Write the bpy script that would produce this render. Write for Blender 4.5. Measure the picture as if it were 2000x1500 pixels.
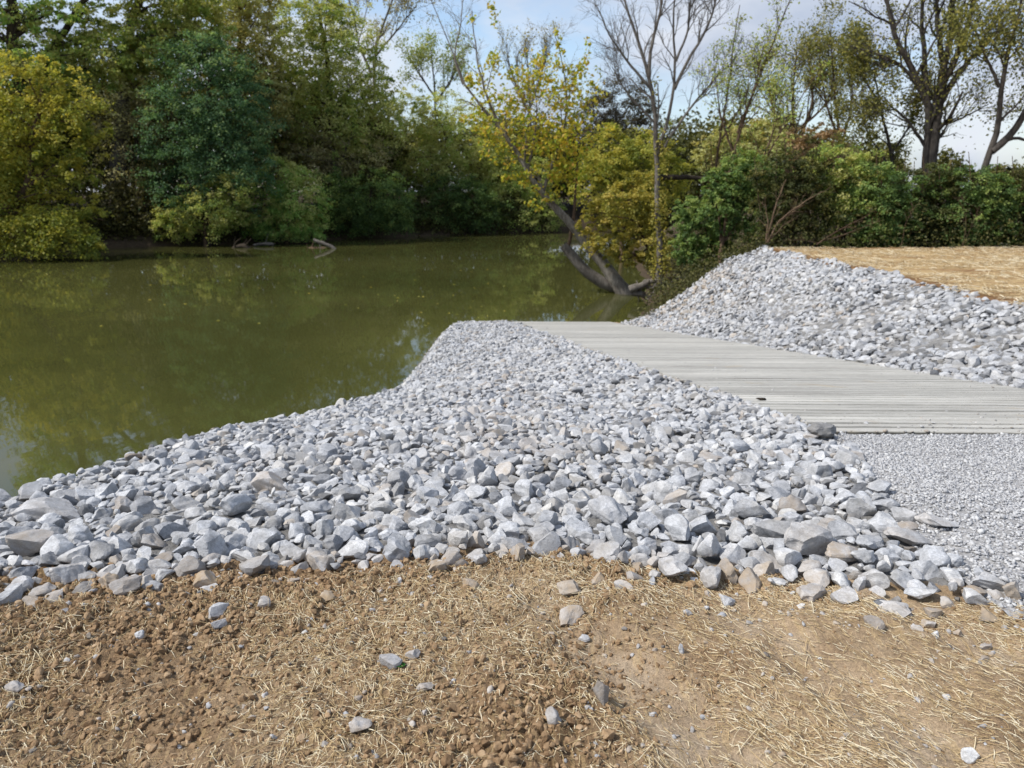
import bpy, bmesh, math
import numpy as np
from mathutils import Vector, Matrix

for o in list(bpy.data.objects):
    bpy.data.objects.remove(o)
SC = bpy.context.scene
COL = SC.collection
R = math.radians
rng = np.random.default_rng(7)

# ------------------------------------------------------------------ camera
F = 1440.0                      # focal length in pixels of a 2000 x 1500 frame
PITCH = R(14.6)
EYE = np.array([0.0, 0.0, 1.6])
cam = bpy.data.cameras.new('camera')
cam.sensor_width = 36.0
cam.lens = F / 2000 * 36
cam.clip_start = 0.05
cam.clip_end = 6000
cam.dof.use_dof = True
cam.dof.focus_distance = 3.1
cam.dof.aperture_fstop = 3.8
camo = bpy.data.objects.new('camera', cam)
camo.location = EYE
camo.rotation_euler = (math.pi / 2 - PITCH, 0, 0)
COL.objects.link(camo)
SC.camera = camo

# ------------------------------------------------------------------ sun, sky, exposure
SUN_EL, SUN_AZ = R(49), R(-106)       # azimuth from +Y towards +X
sd = Vector((math.sin(SUN_AZ) * math.cos(SUN_EL), math.cos(SUN_AZ) * math.cos(SUN_EL), math.sin(SUN_EL)))
sl = bpy.data.lights.new('sun', 'SUN')
sl.energy = 3.5
sl.angle = R(2.2)
sl.color = (1.0, 0.965, 0.91)
so = bpy.data.objects.new('sun', sl)
so.rotation_euler = (-sd).to_track_quat('-Z', 'Y').to_euler()
COL.objects.link(so)

W = bpy.data.worlds.new('World')
SC.world = W
W.use_nodes = True
nt = W.node_tree
for n in list(nt.nodes):
    nt.nodes.remove(n)
def wn(t, **kw):
    n = nt.nodes.new(t)
    for k, v in kw.items():
        setattr(n, k, v)
    return n
wo = wn('ShaderNodeOutputWorld')
bg = wn('ShaderNodeBackground')
bg.inputs[1].default_value = 0.15
sky = wn('ShaderNodeTexSky', sky_type='NISHITA', sun_disc=False)
sky.sun_elevation = SUN_EL
sky.sun_rotation = SUN_AZ
sky.air_density = 1.0
sky.dust_density = 1.5
tc = wn('ShaderNodeTexCoord')
mp = wn('ShaderNodeMapping')
mp.inputs['Scale'].default_value = (1.0, 1.0, 2.4)
mp.inputs['Location'].default_value = (0.35, 0.1, 0.2)
n1 = wn('ShaderNodeTexNoise')
n1.inputs['Scale'].default_value = 2.6
n1.inputs['Detail'].default_value = 6
n1.inputs['Roughness'].default_value = 0.55
n1.inputs['Distortion'].default_value = 0.5
cr = wn('ShaderNodeValToRGB')
cr.color_ramp.elements[0].position = 0.38
cr.color_ramp.elements[1].position = 0.60
n2 = wn('ShaderNodeTexNoise')
n2.inputs['Scale'].default_value = 4.0
n2.inputs['Detail'].default_value = 5
cc = wn('ShaderNodeValToRGB')
cc.color_ramp.elements[0].position = 0.35
cc.color_ramp.elements[1].position = 0.65
cc.color_ramp.elements[0].color = (1.9, 2.35, 3.2, 1)
cc.color_ramp.elements[1].color = (3.9, 4.1, 4.5, 1)
mx = wn('ShaderNodeMix', data_type='RGBA')
L = nt.links.new
L(tc.outputs['Generated'], mp.inputs[0])
L(mp.outputs[0], n1.inputs['Vector'])
L(mp.outputs[0], n2.inputs['Vector'])
L(n1.outputs[0], cr.inputs[0])
L(n2.outputs[0], cc.inputs[0])
L(cr.outputs[0], mx.inputs[0])
L(sky.outputs[0], mx.inputs[6])
L(cc.outputs[0], mx.inputs[7])
L(mx.outputs[2], bg.inputs[0])
L(bg.outputs[0], wo.inputs[0])

SC.view_settings.view_transform = 'Standard'
SC.view_settings.look = 'None'
SC.view_settings.gamma = 1.0
SC.view_settings.exposure = 0.46
SC.render.engine = 'CYCLES'
SC.cycles.max_bounces = 8
SC.cycles.diffuse_bounces = 3
SC.cycles.transparent_max_bounces = 8
SC.cycles.use_denoising = True

# ------------------------------------------------------------------ helpers
CP, SP = math.cos(PITCH), math.sin(PITCH)
def ray(x, y):
    u, v = (x - 1000) / F, (y - 750) / F
    return np.array([u, CP - v * SP, -SP - v * CP])
def at(x, y, Y):                      # point seen at photo position (x, y), Y metres ahead
    d = ray(x, y)
    return EYE + d * (Y / d[1])
def pxm(Y):                           # metres per photo pixel at depth Y (near the horizon)
    return Y * CP / F / 0.97

_tab = np.random.default_rng(99).random((256, 256))
def vnoise(x, y, s=0):
    x = np.asarray(x, float) + s * 17.31
    y = np.asarray(y, float) + s * 7.77
    xi, yi = np.floor(x).astype(int), np.floor(y).astype(int)
    fx, fy = x - xi, y - yi
    fx = fx * fx * (3 - 2 * fx)
    fy = fy * fy * (3 - 2 * fy)
    a = _tab[xi & 255, yi & 255]; b = _tab[(xi + 1) & 255, yi & 255]
    c = _tab[xi & 255, (yi + 1) & 255]; d = _tab[(xi + 1) & 255, (yi + 1) & 255]
    return (a * (1 - fx) + b * fx) * (1 - fy) + (c * (1 - fx) + d * fx) * fy - 0.5
def fbm(x, y, sc, oct=4, s=0, g=0.5):
    t, a = 0, 1.0
    for i in range(oct):
        t = t + a * vnoise(np.asarray(x) * sc, np.asarray(y) * sc, s + i)
        sc *= 2.03
        a *= g
    return t
def cell(x, y, sc, s=0):
    """distance to the nearest jittered point"""
    x = np.asarray(x, float) * sc + s * 13.7; y = np.asarray(y, float) * sc + s * 5.9
    xi, yi = np.floor(x).astype(int), np.floor(y).astype(int)
    d = np.full(x.shape, 9.0)
    for i in (-1, 0, 1):
        for j in (-1, 0, 1):
            a, b = xi + i, yi + j
            d = np.minimum(d, np.hypot(a + _tab[a & 255, b & 255] - x, b + _tab[(b + 91) & 255, (a + 37) & 255] - y))
    return d
def sstep(a, b, x):
    t = np.clip((np.asarray(x, float) - a) / (b - a), 0, 1)
    return t * t * (3 - 2 * t)
def nrm(v):
    return v / np.maximum(np.linalg.norm(v, axis=-1, keepdims=True), 1e-9)

def tag(o, label=None, cat=None, group=None, kind=None):
    if label: o['label'] = label
    if cat: o['category'] = cat
    if group: o['group'] = group
    if kind: o['kind'] = kind
    return o
def link(o, parent=None):
    COL.objects.link(o)
    if parent is not None:
        o.parent = parent
    return o
def empty(name, loc=(0, 0, 0)):
    o = bpy.data.objects.new(name, None)
    o.location = loc
    o.empty_display_size = 0.3
    return link(o)
def mesh_from(name, V, Fc, mat, attrs=None, smooth=False, sharp=None):
    """V (n,3); Fc a list of (m,k) index arrays; attrs: point float attributes."""
    me = bpy.data.meshes.new(name)
    V = np.ascontiguousarray(V, np.float32)
    if not isinstance(Fc, (list, tuple)):
        Fc = [Fc]
    Fc = [f for f in Fc if len(f)]
    me.vertices.add(len(V))
    me.vertices.foreach_set('co', V.ravel())
    loops = np.concatenate([f.ravel() for f in Fc]).astype(np.int32)
    tot = np.concatenate([np.full(len(f), f.shape[1], np.int32) for f in Fc])
    me.loops.add(len(loops))
    me.loops.foreach_set('vertex_index', loops)
    me.polygons.add(len(tot))
    me.polygons.foreach_set('loop_start', np.concatenate([[0], np.cumsum(tot)[:-1]]).astype(np.int32))
    me.polygons.foreach_set('loop_total', tot)
    me.polygons.foreach_set('use_smooth', np.full(len(tot), smooth))
    me.update(calc_edges=True)
    if attrs:
        for k, a in attrs.items():
            at_ = me.attributes.new(k, 'FLOAT', 'POINT')
            at_.data.foreach_set('value', np.ascontiguousarray(a, np.float32))
    if sharp:
        me.set_sharp_from_angle(angle=R(sharp))
    if mat:
        me.materials.append(mat)
    return me
def obj(name, me, parent=None, loc=None):
    o = bpy.data.objects.new(name, me)
    if loc is not None:
        o.location = loc
    return link(o, parent)

# ------------------------------------------------------------------ materials
class MT:
    def __init__(s, name):
        s.m = bpy.data.materials.new(name)
        s.m.use_nodes = True
        s.t = s.m.node_tree
        for n in list(s.t.nodes):
            s.t.nodes.remove(n)
        s.out = s.n('ShaderNodeOutputMaterial')
    def n(s, t, ins=None, **kw):
        nd = s.t.nodes.new(t)
        for k, v in kw.items():
            setattr(nd, k, v)
        for k, v in (ins or {}).items():
            if hasattr(v, 'is_output') or isinstance(v, bpy.types.NodeSocket):
                s.t.links.new(v, nd.inputs[k])
            else:
                nd.inputs[k].default_value = v
        return nd
    def noise(s, vec, scale, detail=4, rough=0.55, dist=0.0):
        return s.n('ShaderNodeTexNoise', {'Vector': vec, 'Scale': scale, 'Detail': detail, 'Roughness': rough, 'Distortion': dist}).outputs[0]
    def ramp(s, fac, stops):
        r = s.n('ShaderNodeValToRGB', {0: fac})
        el = r.color_ramp.elements
        while len(el) < len(stops):
            el.new(0.5)
        for e, (p, c) in zip(el, stops):
            e.position = p
            e.color = (*c, 1) if not isinstance(c, (int, float)) else (c, c, c, 1)
        return r.outputs[0]
    def mix(s, f, a, b, blend='MIX'):
        m = s.n('ShaderNodeMix', data_type='RGBA', blend_type=blend)
        for i, v in ((0, f), (6, a), (7, b)):
            if isinstance(v, bpy.types.NodeSocket):
                s.t.links.new(v, m.inputs[i])
            else:
                m.inputs[i].default_value = v if isinstance(v, (int, float)) else (*v, 1)
        return m.outputs[2]
    def math(s, op, a, b=0.0, clamp=False):
        m = s.n('ShaderNodeMath', operation=op, use_clamp=clamp)
        for i, v in ((0, a), (1, b)):
            if isinstance(v, bpy.types.NodeSocket):
                s.t.links.new(v, m.inputs[i])
            else:
                m.inputs[i].default_value = v
        return m.outputs[0]
    def pos(s):
        return s.n('ShaderNodeNewGeometry').outputs['Position']
    def scaled(s, vec, sc):
        return s.n('ShaderNodeMapping', {0: vec, 'Scale': sc}).outputs[0]
    def attr(s, name):
        return s.n('ShaderNodeAttribute', attribute_name=name).outputs['Fac']
    def bump(s, h, strength, dist, normal=None):
        b = s.n('ShaderNodeBump', {'Height': h, 'Strength': strength, 'Distance': dist})
        if normal is not None:
            s.t.links.new(normal, b.inputs['Normal'])
        return b.outputs[0]
    def finish(s, col, rough=0.9, spec=0.25, bump=None, extra=None):
        p = s.n('ShaderNodeBsdfPrincipled')
        for k, v in (('Base Color', col), ('Roughness', rough), ('Specular IOR Level', spec)):
            if isinstance(v, bpy.types.NodeSocket):
                s.t.links.new(v, p.inputs[k])
            else:
                p.inputs[k].default_value = v if isinstance(v, (int, float)) else (*v, 1)
        if bump is not None:
            s.t.links.new(bump, p.inputs['Normal'])
        for k, v in (extra or {}).items():
            p.inputs[k].default_value = v
        s.t.links.new(p.outputs[0], s.out.inputs[0])
        return s.m

def stone_mat(name, mode):
    m = MT(name)
    p = m.pos()
    if mode == 'object':
        oi = m.n('ShaderNodeObjectInfo')
        tint = oi.outputs['Random']
        sep = m.n('ShaderNodeSeparateColor', {0: oi.outputs['Color']})
        dirt = sep.outputs[0]
        tint = m.math('ADD', m.math('MULTIPLY', tint, 0.7), m.math('MULTIPLY', sep.outputs[1], 0.3))
    else:
        tint = m.attr('tint')
        dirt = m.attr('dirt')
    base = m.ramp(tint, [(0.0, (.15, .154, .163)), (0.12, (.31, .315, .328)), (0.4, (.44, .448, .464)), (0.78, (.53, .536, .548)), (1.0, (.60, .592, .575))])
    big = m.noise(p, 9, 5, 0.6, 0.6)
    fine = m.noise(p, 60, 6, 0.7)
    vein = m.noise(m.scaled(p, (1, 1, 4.0)), 18, 6, 0.65, 2.6)
    v1 = m.ramp(vein, [(0.38, 1.0), (0.47, 0.45), (0.51, 1.05), (0.6, .8)])
    c = m.mix(1.0, base, m.ramp(big, [(0.3, 0.66), (0.7, 1.22)]), 'MULTIPLY')
    c = m.mix(0.85, c, m.ramp(fine, [(0.3, 0.74), (0.72, 1.2)]), 'MULTIPLY')
    c = m.mix(0.6, c, v1, 'MULTIPLY')
    c = m.mix(m.math('MULTIPLY', m.ramp(m.noise(p, 2.1, 5, .65), [(0.46, 0.0), (0.66, 1.0)]), .32), c, (.45, .405, .335))
    dm = m.math('MULTIPLY', m.ramp(m.noise(p, 14, 5, 0.65), [(0.34, 0.35), (0.6, 1.0)]), dirt, True)
    c = m.mix(dm, c, (.34, .26, .175))
    zz = m.n('ShaderNodeSeparateXYZ', {0: p}).outputs[2]
    wet = m.math('MULTIPLY', m.math('SUBTRACT', -3.44, m.math('ADD', zz, m.math('MULTIPLY', big, .08))), 14.0, True)
    c = m.mix(wet, c, m.mix(1.0, c, (.42, .38, .30), 'MULTIPLY'))
    h = m.math('ADD', m.math('MULTIPLY', big, 1.0), m.math('MULTIPLY', fine, 0.35))
    return m.finish(c, 0.92, 0.15, m.bump(h, 0.55, 0.02))

M_STONE = stone_mat('limestone', 'object')
M_STONES = stone_mat('limestone_mass', 'attr')

def soil_mat():
    m = MT('soil')
    p = m.pos()
    a = m.noise(p, 1.1, 4, 0.55, 0.3)
    b = m.noise(p, 7, 6, 0.65)
    f = m.noise(p, 70, 6, 0.7)
    c = m.ramp(m.math('ADD', m.math('MULTIPLY', a, 0.5), m.math('MULTIPLY', b, 0.5)),
               [(0.34, (.215, .14, .078)), (0.45, (.33, .228, .136)), (0.55, (.42, .303, .188)), (0.68, (.49, .378, .252))])
    c = m.mix(m.attr('damp'), c, m.ramp(b, [(0.35, (.125, .07, .034)), (0.65, (.25, .162, .09))]))
    c = m.mix(m.math('MULTIPLY', m.attr('track'), .8), c, m.ramp(b, [(0.35, (.40, .30, .20)), (0.65, (.52, .415, .30))]))
    # dry straw dust, combed along the wheel tracks
    st = m.noise(m.n('ShaderNodeMapping', {0: p, 'Rotation': (0, 0, R(-28)), 'Scale': (60, 6, 6)}).outputs[0], 1.0, 3, 0.6)
    c = m.mix(m.math('MULTIPLY', m.ramp(st, [(0.52, 0.0), (0.62, 1.0)]), 0.35), c, (.55, .40, .2))
    c = m.mix(0.9, c, m.ramp(f, [(0.3, 0.62), (0.7, 1.28)]), 'MULTIPLY')
    # bed under the stones: dirty grey fines ; river mud ; leaf litter far off
    c = m.mix(m.attr('rock'), c, m.ramp(b, [(0.35, (.15, .145, .14)), (0.65, (.30, .29, .275))]))
    c = m.mix(m.attr('mud'), c, m.ramp(b, [(0.35, (.035, .026, .017)), (0.65, (.085, .062, .04))]))
    g = m.noise(p, 190, 4, 0.7)
    c = m.mix(0.7, c, m.ramp(g, [(0.32, .62), (0.68, 1.3)]), 'MULTIPLY')
    h = m.math('ADD', m.math('MULTIPLY', b, 0.5), m.math('ADD', m.math('MULTIPLY', f, 0.4), m.math('MULTIPLY', g, 0.25)))
    return m.finish(c, 0.95, 0.1, m.bump(h, 1.0, 0.03))
M_SOIL = soil_mat()

def field_mat():
    m = MT('straw_covered_soil')
    p = m.pos()
    a = m.noise(m.scaled(p, (0.35, 1.3, 1)), 1.0, 5, 0.6, 0.4)
    b = m.noise(m.scaled(p, (0.8, 2.0, 1)), 5, 6, 0.7, 0.5)
    f = m.noise(p, 55, 5, 0.7)
    t = m.math('ADD', m.math('MULTIPLY', a, 0.55), m.math('MULTIPLY', b, 0.45))
    edge = m.attr('edge')
    t = m.math('SUBTRACT', t, m.math('MULTIPLY', edge, 0.16))
    c = m.ramp(t, [(0.32, (.19, .105, .05)), (0.42, (.30, .185, .09)), (0.50, (.44, .31, .155)), (0.64, (.55, .41, .225))])
    c = m.mix(0.9, c, m.ramp(f, [(0.3, 0.66), (0.7, 1.22)]), 'MULTIPLY')
    return m.finish(c, 0.95, 0.1, m.bump(m.math('ADD', m.math('MULTIPLY', b, .6), m.math('MULTIPLY', f, .4)), 0.8, 0.06))
M_FIELD = field_mat()

def gravel_mat(name, mass):
    m = MT(name)
    p = m.pos()
    if mass:
        c = m.ramp(m.attr('tint'), [(0, (.21, .21, .22)), (0.35, (.355, .355, .362)), (1, (.54, .537, .53))])
    else:
        c = m.ramp(m.noise(p, 60, 5, 0.7), [(0.35, (.20, .195, .19)), (0.65, (.42, .41, .40))])
    c = m.mix(0.7, c, m.ramp(m.noise(p, 90, 4, 0.6), [(0.3, .75), (0.7, 1.2)]), 'MULTIPLY')
    return m.finish(c, 0.92, 0.15, m.bump(m.noise(p, 120, 4, .6), 0.6, 0.006))
M_GRAVEL, M_GRAVBED = gravel_mat('gravel_chips', True), gravel_mat('gravel_bed', False)

def concrete_mat():
    m = MT('ribbed_concrete')
    p = m.pos()
    a = m.noise(m.scaled(p, (0.35, 2.2, 1)), 1.6, 5, 0.6, 0.3)
    b = m.noise(m.scaled(p, (1.0, 5.0, 1)), 6, 5, 0.65)
    f = m.noise(p, 80, 5, 0.7)
    c = m.ramp(a, [(0.3, (.335, .322, .29)), (0.5, (.41, .396, .36)), (0.7, (.47, .453, .41))])
    c = m.mix(0.8, c, m.ramp(b, [(0.3, .80), (0.7, 1.12)]), 'MULTIPLY')
    c = m.mix(0.8, c, m.ramp(f, [(0.3, .82), (0.7, 1.12)]), 'MULTIPLY')
    c = m.mix(1.0, c, m.ramp(m.attr('tone'), [(0.0, .80), (1.0, 1.16)]), 'MULTIPLY')
    c = m.mix(m.attr('groove_dark'), c, m.ramp(b, [(0.35, (.095, .088, .073)), (0.65, (.19, .18, .155))]))
    st = m.ramp(m.noise(p, 1.3, 6, 0.7, .5), [(0.60, 0.0), (0.72, 0.45)])
    c = m.mix(st, c, (.36, .28, .17))
    return m.finish(c, 0.9, 0.2, m.bump(f, 0.35, 0.006))
M_CONC = concrete_mat()

def water_mat():
    m = MT('murky_water')
    p = m.pos()
    w = m.noise(m.scaled(p, (1.0, 0.45, 1)), 1.2, 3, 0.5, 0.3)
    w2 = m.noise(m.scaled(p, (1.0, 0.6, 1)), 0.16, 2, 0.5)
    h = m.math('ADD', m.math('MULTIPLY', w, 0.28), w2)
    c = m.ramp(m.noise(p, 0.07, 3, .5), [(0.35, (.046, .048, .014)), (0.65, (.072, .072, .022))])
    return m.finish(c, 0.025, 0.5, m.bump(h, 0.12, 0.10), {'IOR': 1.33})
M_WATER = water_mat()

def bark(name, dark, light, sc=(8, 8, 1.6)):
    m = MT(name)
    p = m.pos()
    b = m.noise(m.scaled(p, sc), 1.5, 6, 0.7, 0.5)
    b2 = m.noise(p, 1.1, 4, 0.6)
    c = m.ramp(m.math('ADD', m.math('MULTIPLY', b, .65), m.math('MULTIPLY', b2, .35)), [(0.38, dark), (0.62, light)])
    return m.finish(c, 0.92, 0.15, m.bump(b, 0.8, 0.05))
B_DARK = bark('dark_bark', (.022, .017, .012), (.075, .058, .042))
B_GREY = bark('grey_bark', (.06, .05, .042), (.20, .18, .155))
B_DGREY = bark('dark_grey_bark', (.030, .026, .023), (.105, .092, .08))
B_PALE = bark('pale_bark', (.11, .095, .075), (.36, .33, .28))
B_SYC = bark('sycamore_bark', (.075, .06, .047), (.30, .27, .23))
B_BROWN = bark('brown_bark', (.05, .032, .02), (.15, .10, .065))
B_TAN = bark('tan_bark', (.07, .045, .028), (.20, .14, .09))
B_LOG = bark('weathered_wood', (.06, .052, .042), (.22, .195, .165))

def leaf_mat(name, cols, trans=0.45):
    m = MT(name)
    t = m.attr('tint')
    k = len(cols)
    c = m.ramp(t, [(i / max(1, k - 1), q) for i, q in enumerate(cols)])
    p = m.n('ShaderNodeBsdfPrincipled', {'Base Color': c, 'Roughness': 0.55, 'Specular IOR Level': 0.25})
    tr = m.n('ShaderNodeBsdfTranslucent', {0: m.mix(1.0, c, (1.25, 1.2, 0.7), 'MULTIPLY')})
    mixs = m.n('ShaderNodeMixShader', {0: trans, 1: p.outputs[0], 2: tr.outputs[0]})
    m.t.links.new(mixs.outputs[0], m.out.inputs[0])
    return m.m

# ------------------------------------------------------------------ terrain
WATER_Z = -3.6
def XL(Y): return 2.88 - 0.119 * (Y - 6.16)
RAMP_W = 4.0
def XR(Y): return XL(Y) + RAMP_W
def zr(Y):
    Y = np.asarray(Y, float)
    a = -0.49 - 0.1311 * (Y - 6.16)
    return np.where(Y > 3.6, a, -0.49 + 0.1311 * 2.56 + 0.155 * (1 - np.exp(-(3.6 - np.minimum(Y, 3.6)) * 0.85)))
_P1 = np.array([(-400, -6), (-60, 0.6), (-14, 2.2), (-7, 3.2), (-4.3, 3.9), (-3.35, 4.7), (-3.2, 6.5), (-2.75, 10), (-2.2, 14),
                (-2.05, 18), (-2.2, 24), (-2.25, 29.0), (-1.7, 30.5), (0.0, 31.2), (4.25, 30.4), (4.5, 28.2), (7.0, 27.9), (60, 28.2), (400, 28.2), (400, -300), (-400, -300)], float)
def poly_out(X, Y, P):                 # distance outside a polygon (0 inside)
    X, Y = np.asarray(X, float), np.asarray(Y, float)
    d = np.full(X.shape, 1e9)
    ins = np.zeros(X.shape, bool)
    for i in range(len(P)):
        a, b = P[i], P[(i + 1) % len(P)]
        e = b - a
        t = np.clip(((X - a[0]) * e[0] + (Y - a[1]) * e[1]) / (e @ e), 0, 1)
        d = np.minimum(d, np.hypot(X - a[0] - t * e[0], Y - a[1] - t * e[1]))
        c = ((a[1] > Y) != (b[1] > Y)) & (X < (b[0] - a[0]) * (Y - a[1]) / (b[1] - a[1] + 1e-12) + a[0])
        ins ^= c
    return np.where(ins, 0, d)
FIELD_Z = -0.42
def shore(Y):
    return np.interp(Y, [-100, 30, 33, 38, 42, 50, 60, 75, 95, 130, 200, 1500], [4.6, 4.6, 5.9, 7.1, 7.7, 8.4, 9.5, 12, 18, 30, 55, 500])
def farbank(X):
    return np.interp(X, [-1500, -200, -70, -47, -29, -12, 3, 15, 30, 80, 600], [-900, -40, 56, 66, 77, 91, 98, 108, 128, 190, 800])
def mound_t(X, Y):
    Yc = np.clip(Y, 6.5, 40)
    xr = XR(Yc)
    return (X - xr) / (9.3 - xr)
def height(X, Y, micro=True):
    X, Y = np.broadcast_arrays(np.asarray(X, float), np.asarray(Y, float))
    z = zr(Y)
    # left shoulder leans towards the river
    u_ = np.maximum(0, XL(Y) - X)
    tip = sstep(28, 18, Y)
    lean = 0.12 * u_ * sstep(6, 16, Y) * tip + 0.10 * sstep(0.1, 1.8, u_) * sstep(4.5, 9, Y) * tip + 0.06 * np.maximum(0, -1.0 - X) * sstep(3.0, 4.4, Y) * tip
    left = z + 0.05 * sstep(0, 0.5, u_) * sstep(-1.5, 0, X) - lean
    left = np.where(X < -3.6, np.minimum(left, 0.02), left)
    # right bank
    t = np.clip(mound_t(X, Y), 0, 1)
    prof = t - 0.075 * np.exp(-((t - .2) / .15) ** 2) * sstep(18, 26, Y) + (0.10 * sstep(.32, .68, t) * sstep(1.0, .74, t) - 0.04 * np.sin(t * math.pi)) * sstep(10, 22, Y) + 0.05 * fbm(X, Y, 0.35, 3, 3) * np.sin(t * math.pi)
    zrr = np.maximum(z, -6)
    right = zrr + (FIELD_Z - zrr) * prof
    right = np.where(X > 9.3, FIELD_Z + 0.03 * fbm(X, Y, 0.25, 3, 5), right)
    right = np.where(Y < 6.5, np.minimum(np.maximum(z, FIELD_Z * 1.0), 0.0), right)
    base = np.where(X < XL(Y), left, np.where(X > XR(Y), right, z - 0.03))
    out = poly_out(X, Y, _P1)
    h = base - (0.62 + 0.3 * sstep(18, 24, Y)) * out
    # natural bank beyond the ramp
    nat = WATER_Z - 0.15 + 0.5 * (X - shore(Y)) + 0.35 * fbm(X, Y, 0.5, 3, 8)
    nat = nat + 1.1 * np.exp(-((X - 7.6) ** 2 / 1.0 + (Y - 37.3) ** 2 / 2.2))
    nat = np.minimum(nat, FIELD_Z - 0.05)
    nat = np.where(Y > 26, np.maximum(nat, -5.5), -9) - 3.0 * (1 - sstep(27.2, 30.0, Y))
    h = np.maximum(h, nat)
    d = Y - farbank(X) + 1.5 * fbm(X, Y, 0.08, 3, 11)
    far = WATER_Z + np.where(d < 0, 0.5 * d, np.minimum(1.1 * d, 1.1) + 0.10 * np.clip(d - 1, 0, 40))
    h = np.maximum(h, far)
    h = np.maximum(h, -5.5)
    if micro:
        near = sstep(5.5, 3.6, Y) * sstep(-40, -5, X) * sstep(40, 6, X)
        h = h + near * (0.035 * fbm(X, Y, 1.3, 3, 21) + 0.028 * fbm(X, Y, 6, 4, 23, 0.6))
        # wheel tracks running away to the upper left in the straw
        q = X * math.cos(R(24)) + (Y - 1.5) * math.sin(R(24))
        for c0 in (0.66, 1.28, 1.98):
            h = h - near * 0.038 * np.exp(-((q - c0) / 0.13) ** 4) * sstep(3.0, 2.4, Y)
    return h
def soil_edge(X):                      # where the stones give way to soil
    return np.interp(X, [-9, -4, -2.2, -1.7, -1.3, -.9, -.46, 0.2, .58, 1.02, 1.31, 1.64, 1.9, 2.2, 3], [1.6, 2.4, 2.78, 2.88, 3.03, 2.88, 2.96, 3.16, 2.98, 2.90, 2.80, 2.62, 2.6, 2.6, 2.6])
def soil_edge_r(X, Y): return soil_edge(X) + 0.26 * fbm(X, Y, 2.6, 3, 91)
def gravel_edge(Y):                    # stones left of this line, gravel right of it
    return np.interp(Y, [2.4, 2.84, 3.36, 4.5, 5.84, 6.2], [2.02, 2.05, 2.03, 2.33, 2.86, 3.0])
def rock_mask(X, Y):                   # ground the riprap covers
    a = (Y > soil_edge_r(X, Y)) & (X < XL(np.maximum(Y, 6.1)) + 0.03) & (X < np.where(Y < 6.2, gravel_edge(Y), 99)) & (Y < 31)
    xr = XR(np.maximum(Y, 6.16))
    b = (X > xr - 0.02) & (X < 9.35 + 0.12 * np.sin(Y * 2.1)) & (Y > 6.5) & (Y < 28.4)
    return a, b

def graded(lo, hi, step, far_lo, far_hi, ratio):
    mid = np.arange(lo, hi + 1e-6, step)
    def ext(start, end, s):
        v, cur, st = [], start, step
        while abs(cur - start) < abs(end - start):
            st *= ratio
            cur += s * st
            v.append(cur)
        return v
    return np.array(ext(lo, far_lo, -1)[::-1] + list(mid) + ext(hi, far_hi, 1))
gx = graded(-2.9, 3.1, 0.0095, -900, 900, 1.05)
gy = np.concatenate([graded(1.15, 3.3, 0.0095, -120, 3.3, 1.12), np.arange(3.34, 4.5, .04), np.arange(4.5, 34, 0.13)])
e, s_ = gy[-1], 0.13
ext = []
while e < 2500:
    s_ = min(s_ * 1.045, 1.4 if e < 130 else 1e9)
    e += s_
    ext.append(e)
gy = np.concatenate([gy, ext])
def grid_faces(nx, ny, keep=None):
    i = np.arange(nx - 1)[None, :] + nx * np.arange(ny - 1)[:, None]
    f = np.stack([i, i + 1, i + nx + 1, i + nx], -1).reshape(-1, 4)
    return f if keep is None else f[keep.reshape(-1)]
GX, GY = np.meshgrid(gx, gy)
GZ = height(GX, GY)
def soil_density(X, Y):                # clods lie in bands between the wheel tracks
    q = fbm(X * 0.6 + Y * 0.5, Y * 1.3 - X * 0.3, 1.1, 3, 51)
    left = sstep(0.4, -1.2, X) * 0.50
    band = 0.32 * np.exp(-((X - 0.05 - 0.32 * (Y - 1.7) + .25 * fbm(Y, X, 1.9, 2, 77)) / 0.2) ** 2)
    edge = 0.5 * np.exp(-((Y - soil_edge(X)) / 0.14) ** 2)
    return np.clip(0.10 + 0.9 * q + left + band + edge - .25 * sstep(.3, 1.0, X), 0.05, 1)
CM = (GX > -3.2) & (GX < 3.4) & (GY > 0.95) & (GY < 3.6)
cxx, cyy = GX[CM], GY[CM]
wx, wy = cxx + .012 * fbm(cxx, cyy, 38, 2, 81), cyy + .012 * fbm(cxx, cyy, 38, 2, 85)
dn = soil_density(cxx, cyy)
crumb = 0.0
for sc_, a_, th in ((16, .020, .52), (33, .014, .46), (60, .010, .42)):
    lump = np.clip(.52 - cell(wx, wy, sc_, sc_), 0, 1) * (vnoise(wx * sc_ * .6, wy * sc_ * .6, int(sc_)) + .5 > th * (1.25 - .8 * dn))
    crumb = crumb + a_ * np.sqrt(lump) * (.35 + .9 * dn)
crumb += .014 * fbm(cxx, cyy, 40, 3, 87, .7)

def track(X, Y):
    q = X * math.cos(R(24)) + (Y - 1.5) * math.sin(R(24)) + .05 * fbm(X, Y, 2.2, 2, 95)
    return np.clip(sum(np.exp(-((q - c0) / 0.15) ** 4) for c0 in (0.66, 1.28, 1.98)) * sstep(3.0, 2.5, Y) * (.65 + 1.2 * fbm(X, Y, 4, 3, 97)), 0, 1)
def ground_z(X, Y):
    X, Y = np.asarray(X, float), np.asarray(Y, float)
    i = np.clip(np.searchsorted(gx, X) - 1, 0, len(gx) - 2); j = np.clip(np.searchsorted(gy, Y) - 1, 0, len(gy) - 2)
    fx = (X - gx[i]) / (gx[i + 1] - gx[i]); fy = (Y - gy[j]) / (gy[j + 1] - gy[j])
    return (GZ[j, i] * (1 - fx) + GZ[j, i + 1] * fx) * (1 - fy) + (GZ[j + 1, i] * (1 - fx) + GZ[j + 1, i + 1] * fx) * fy
TRK = np.zeros(GX.shape)
TRK[CM] = track(cxx, cyy)
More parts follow.
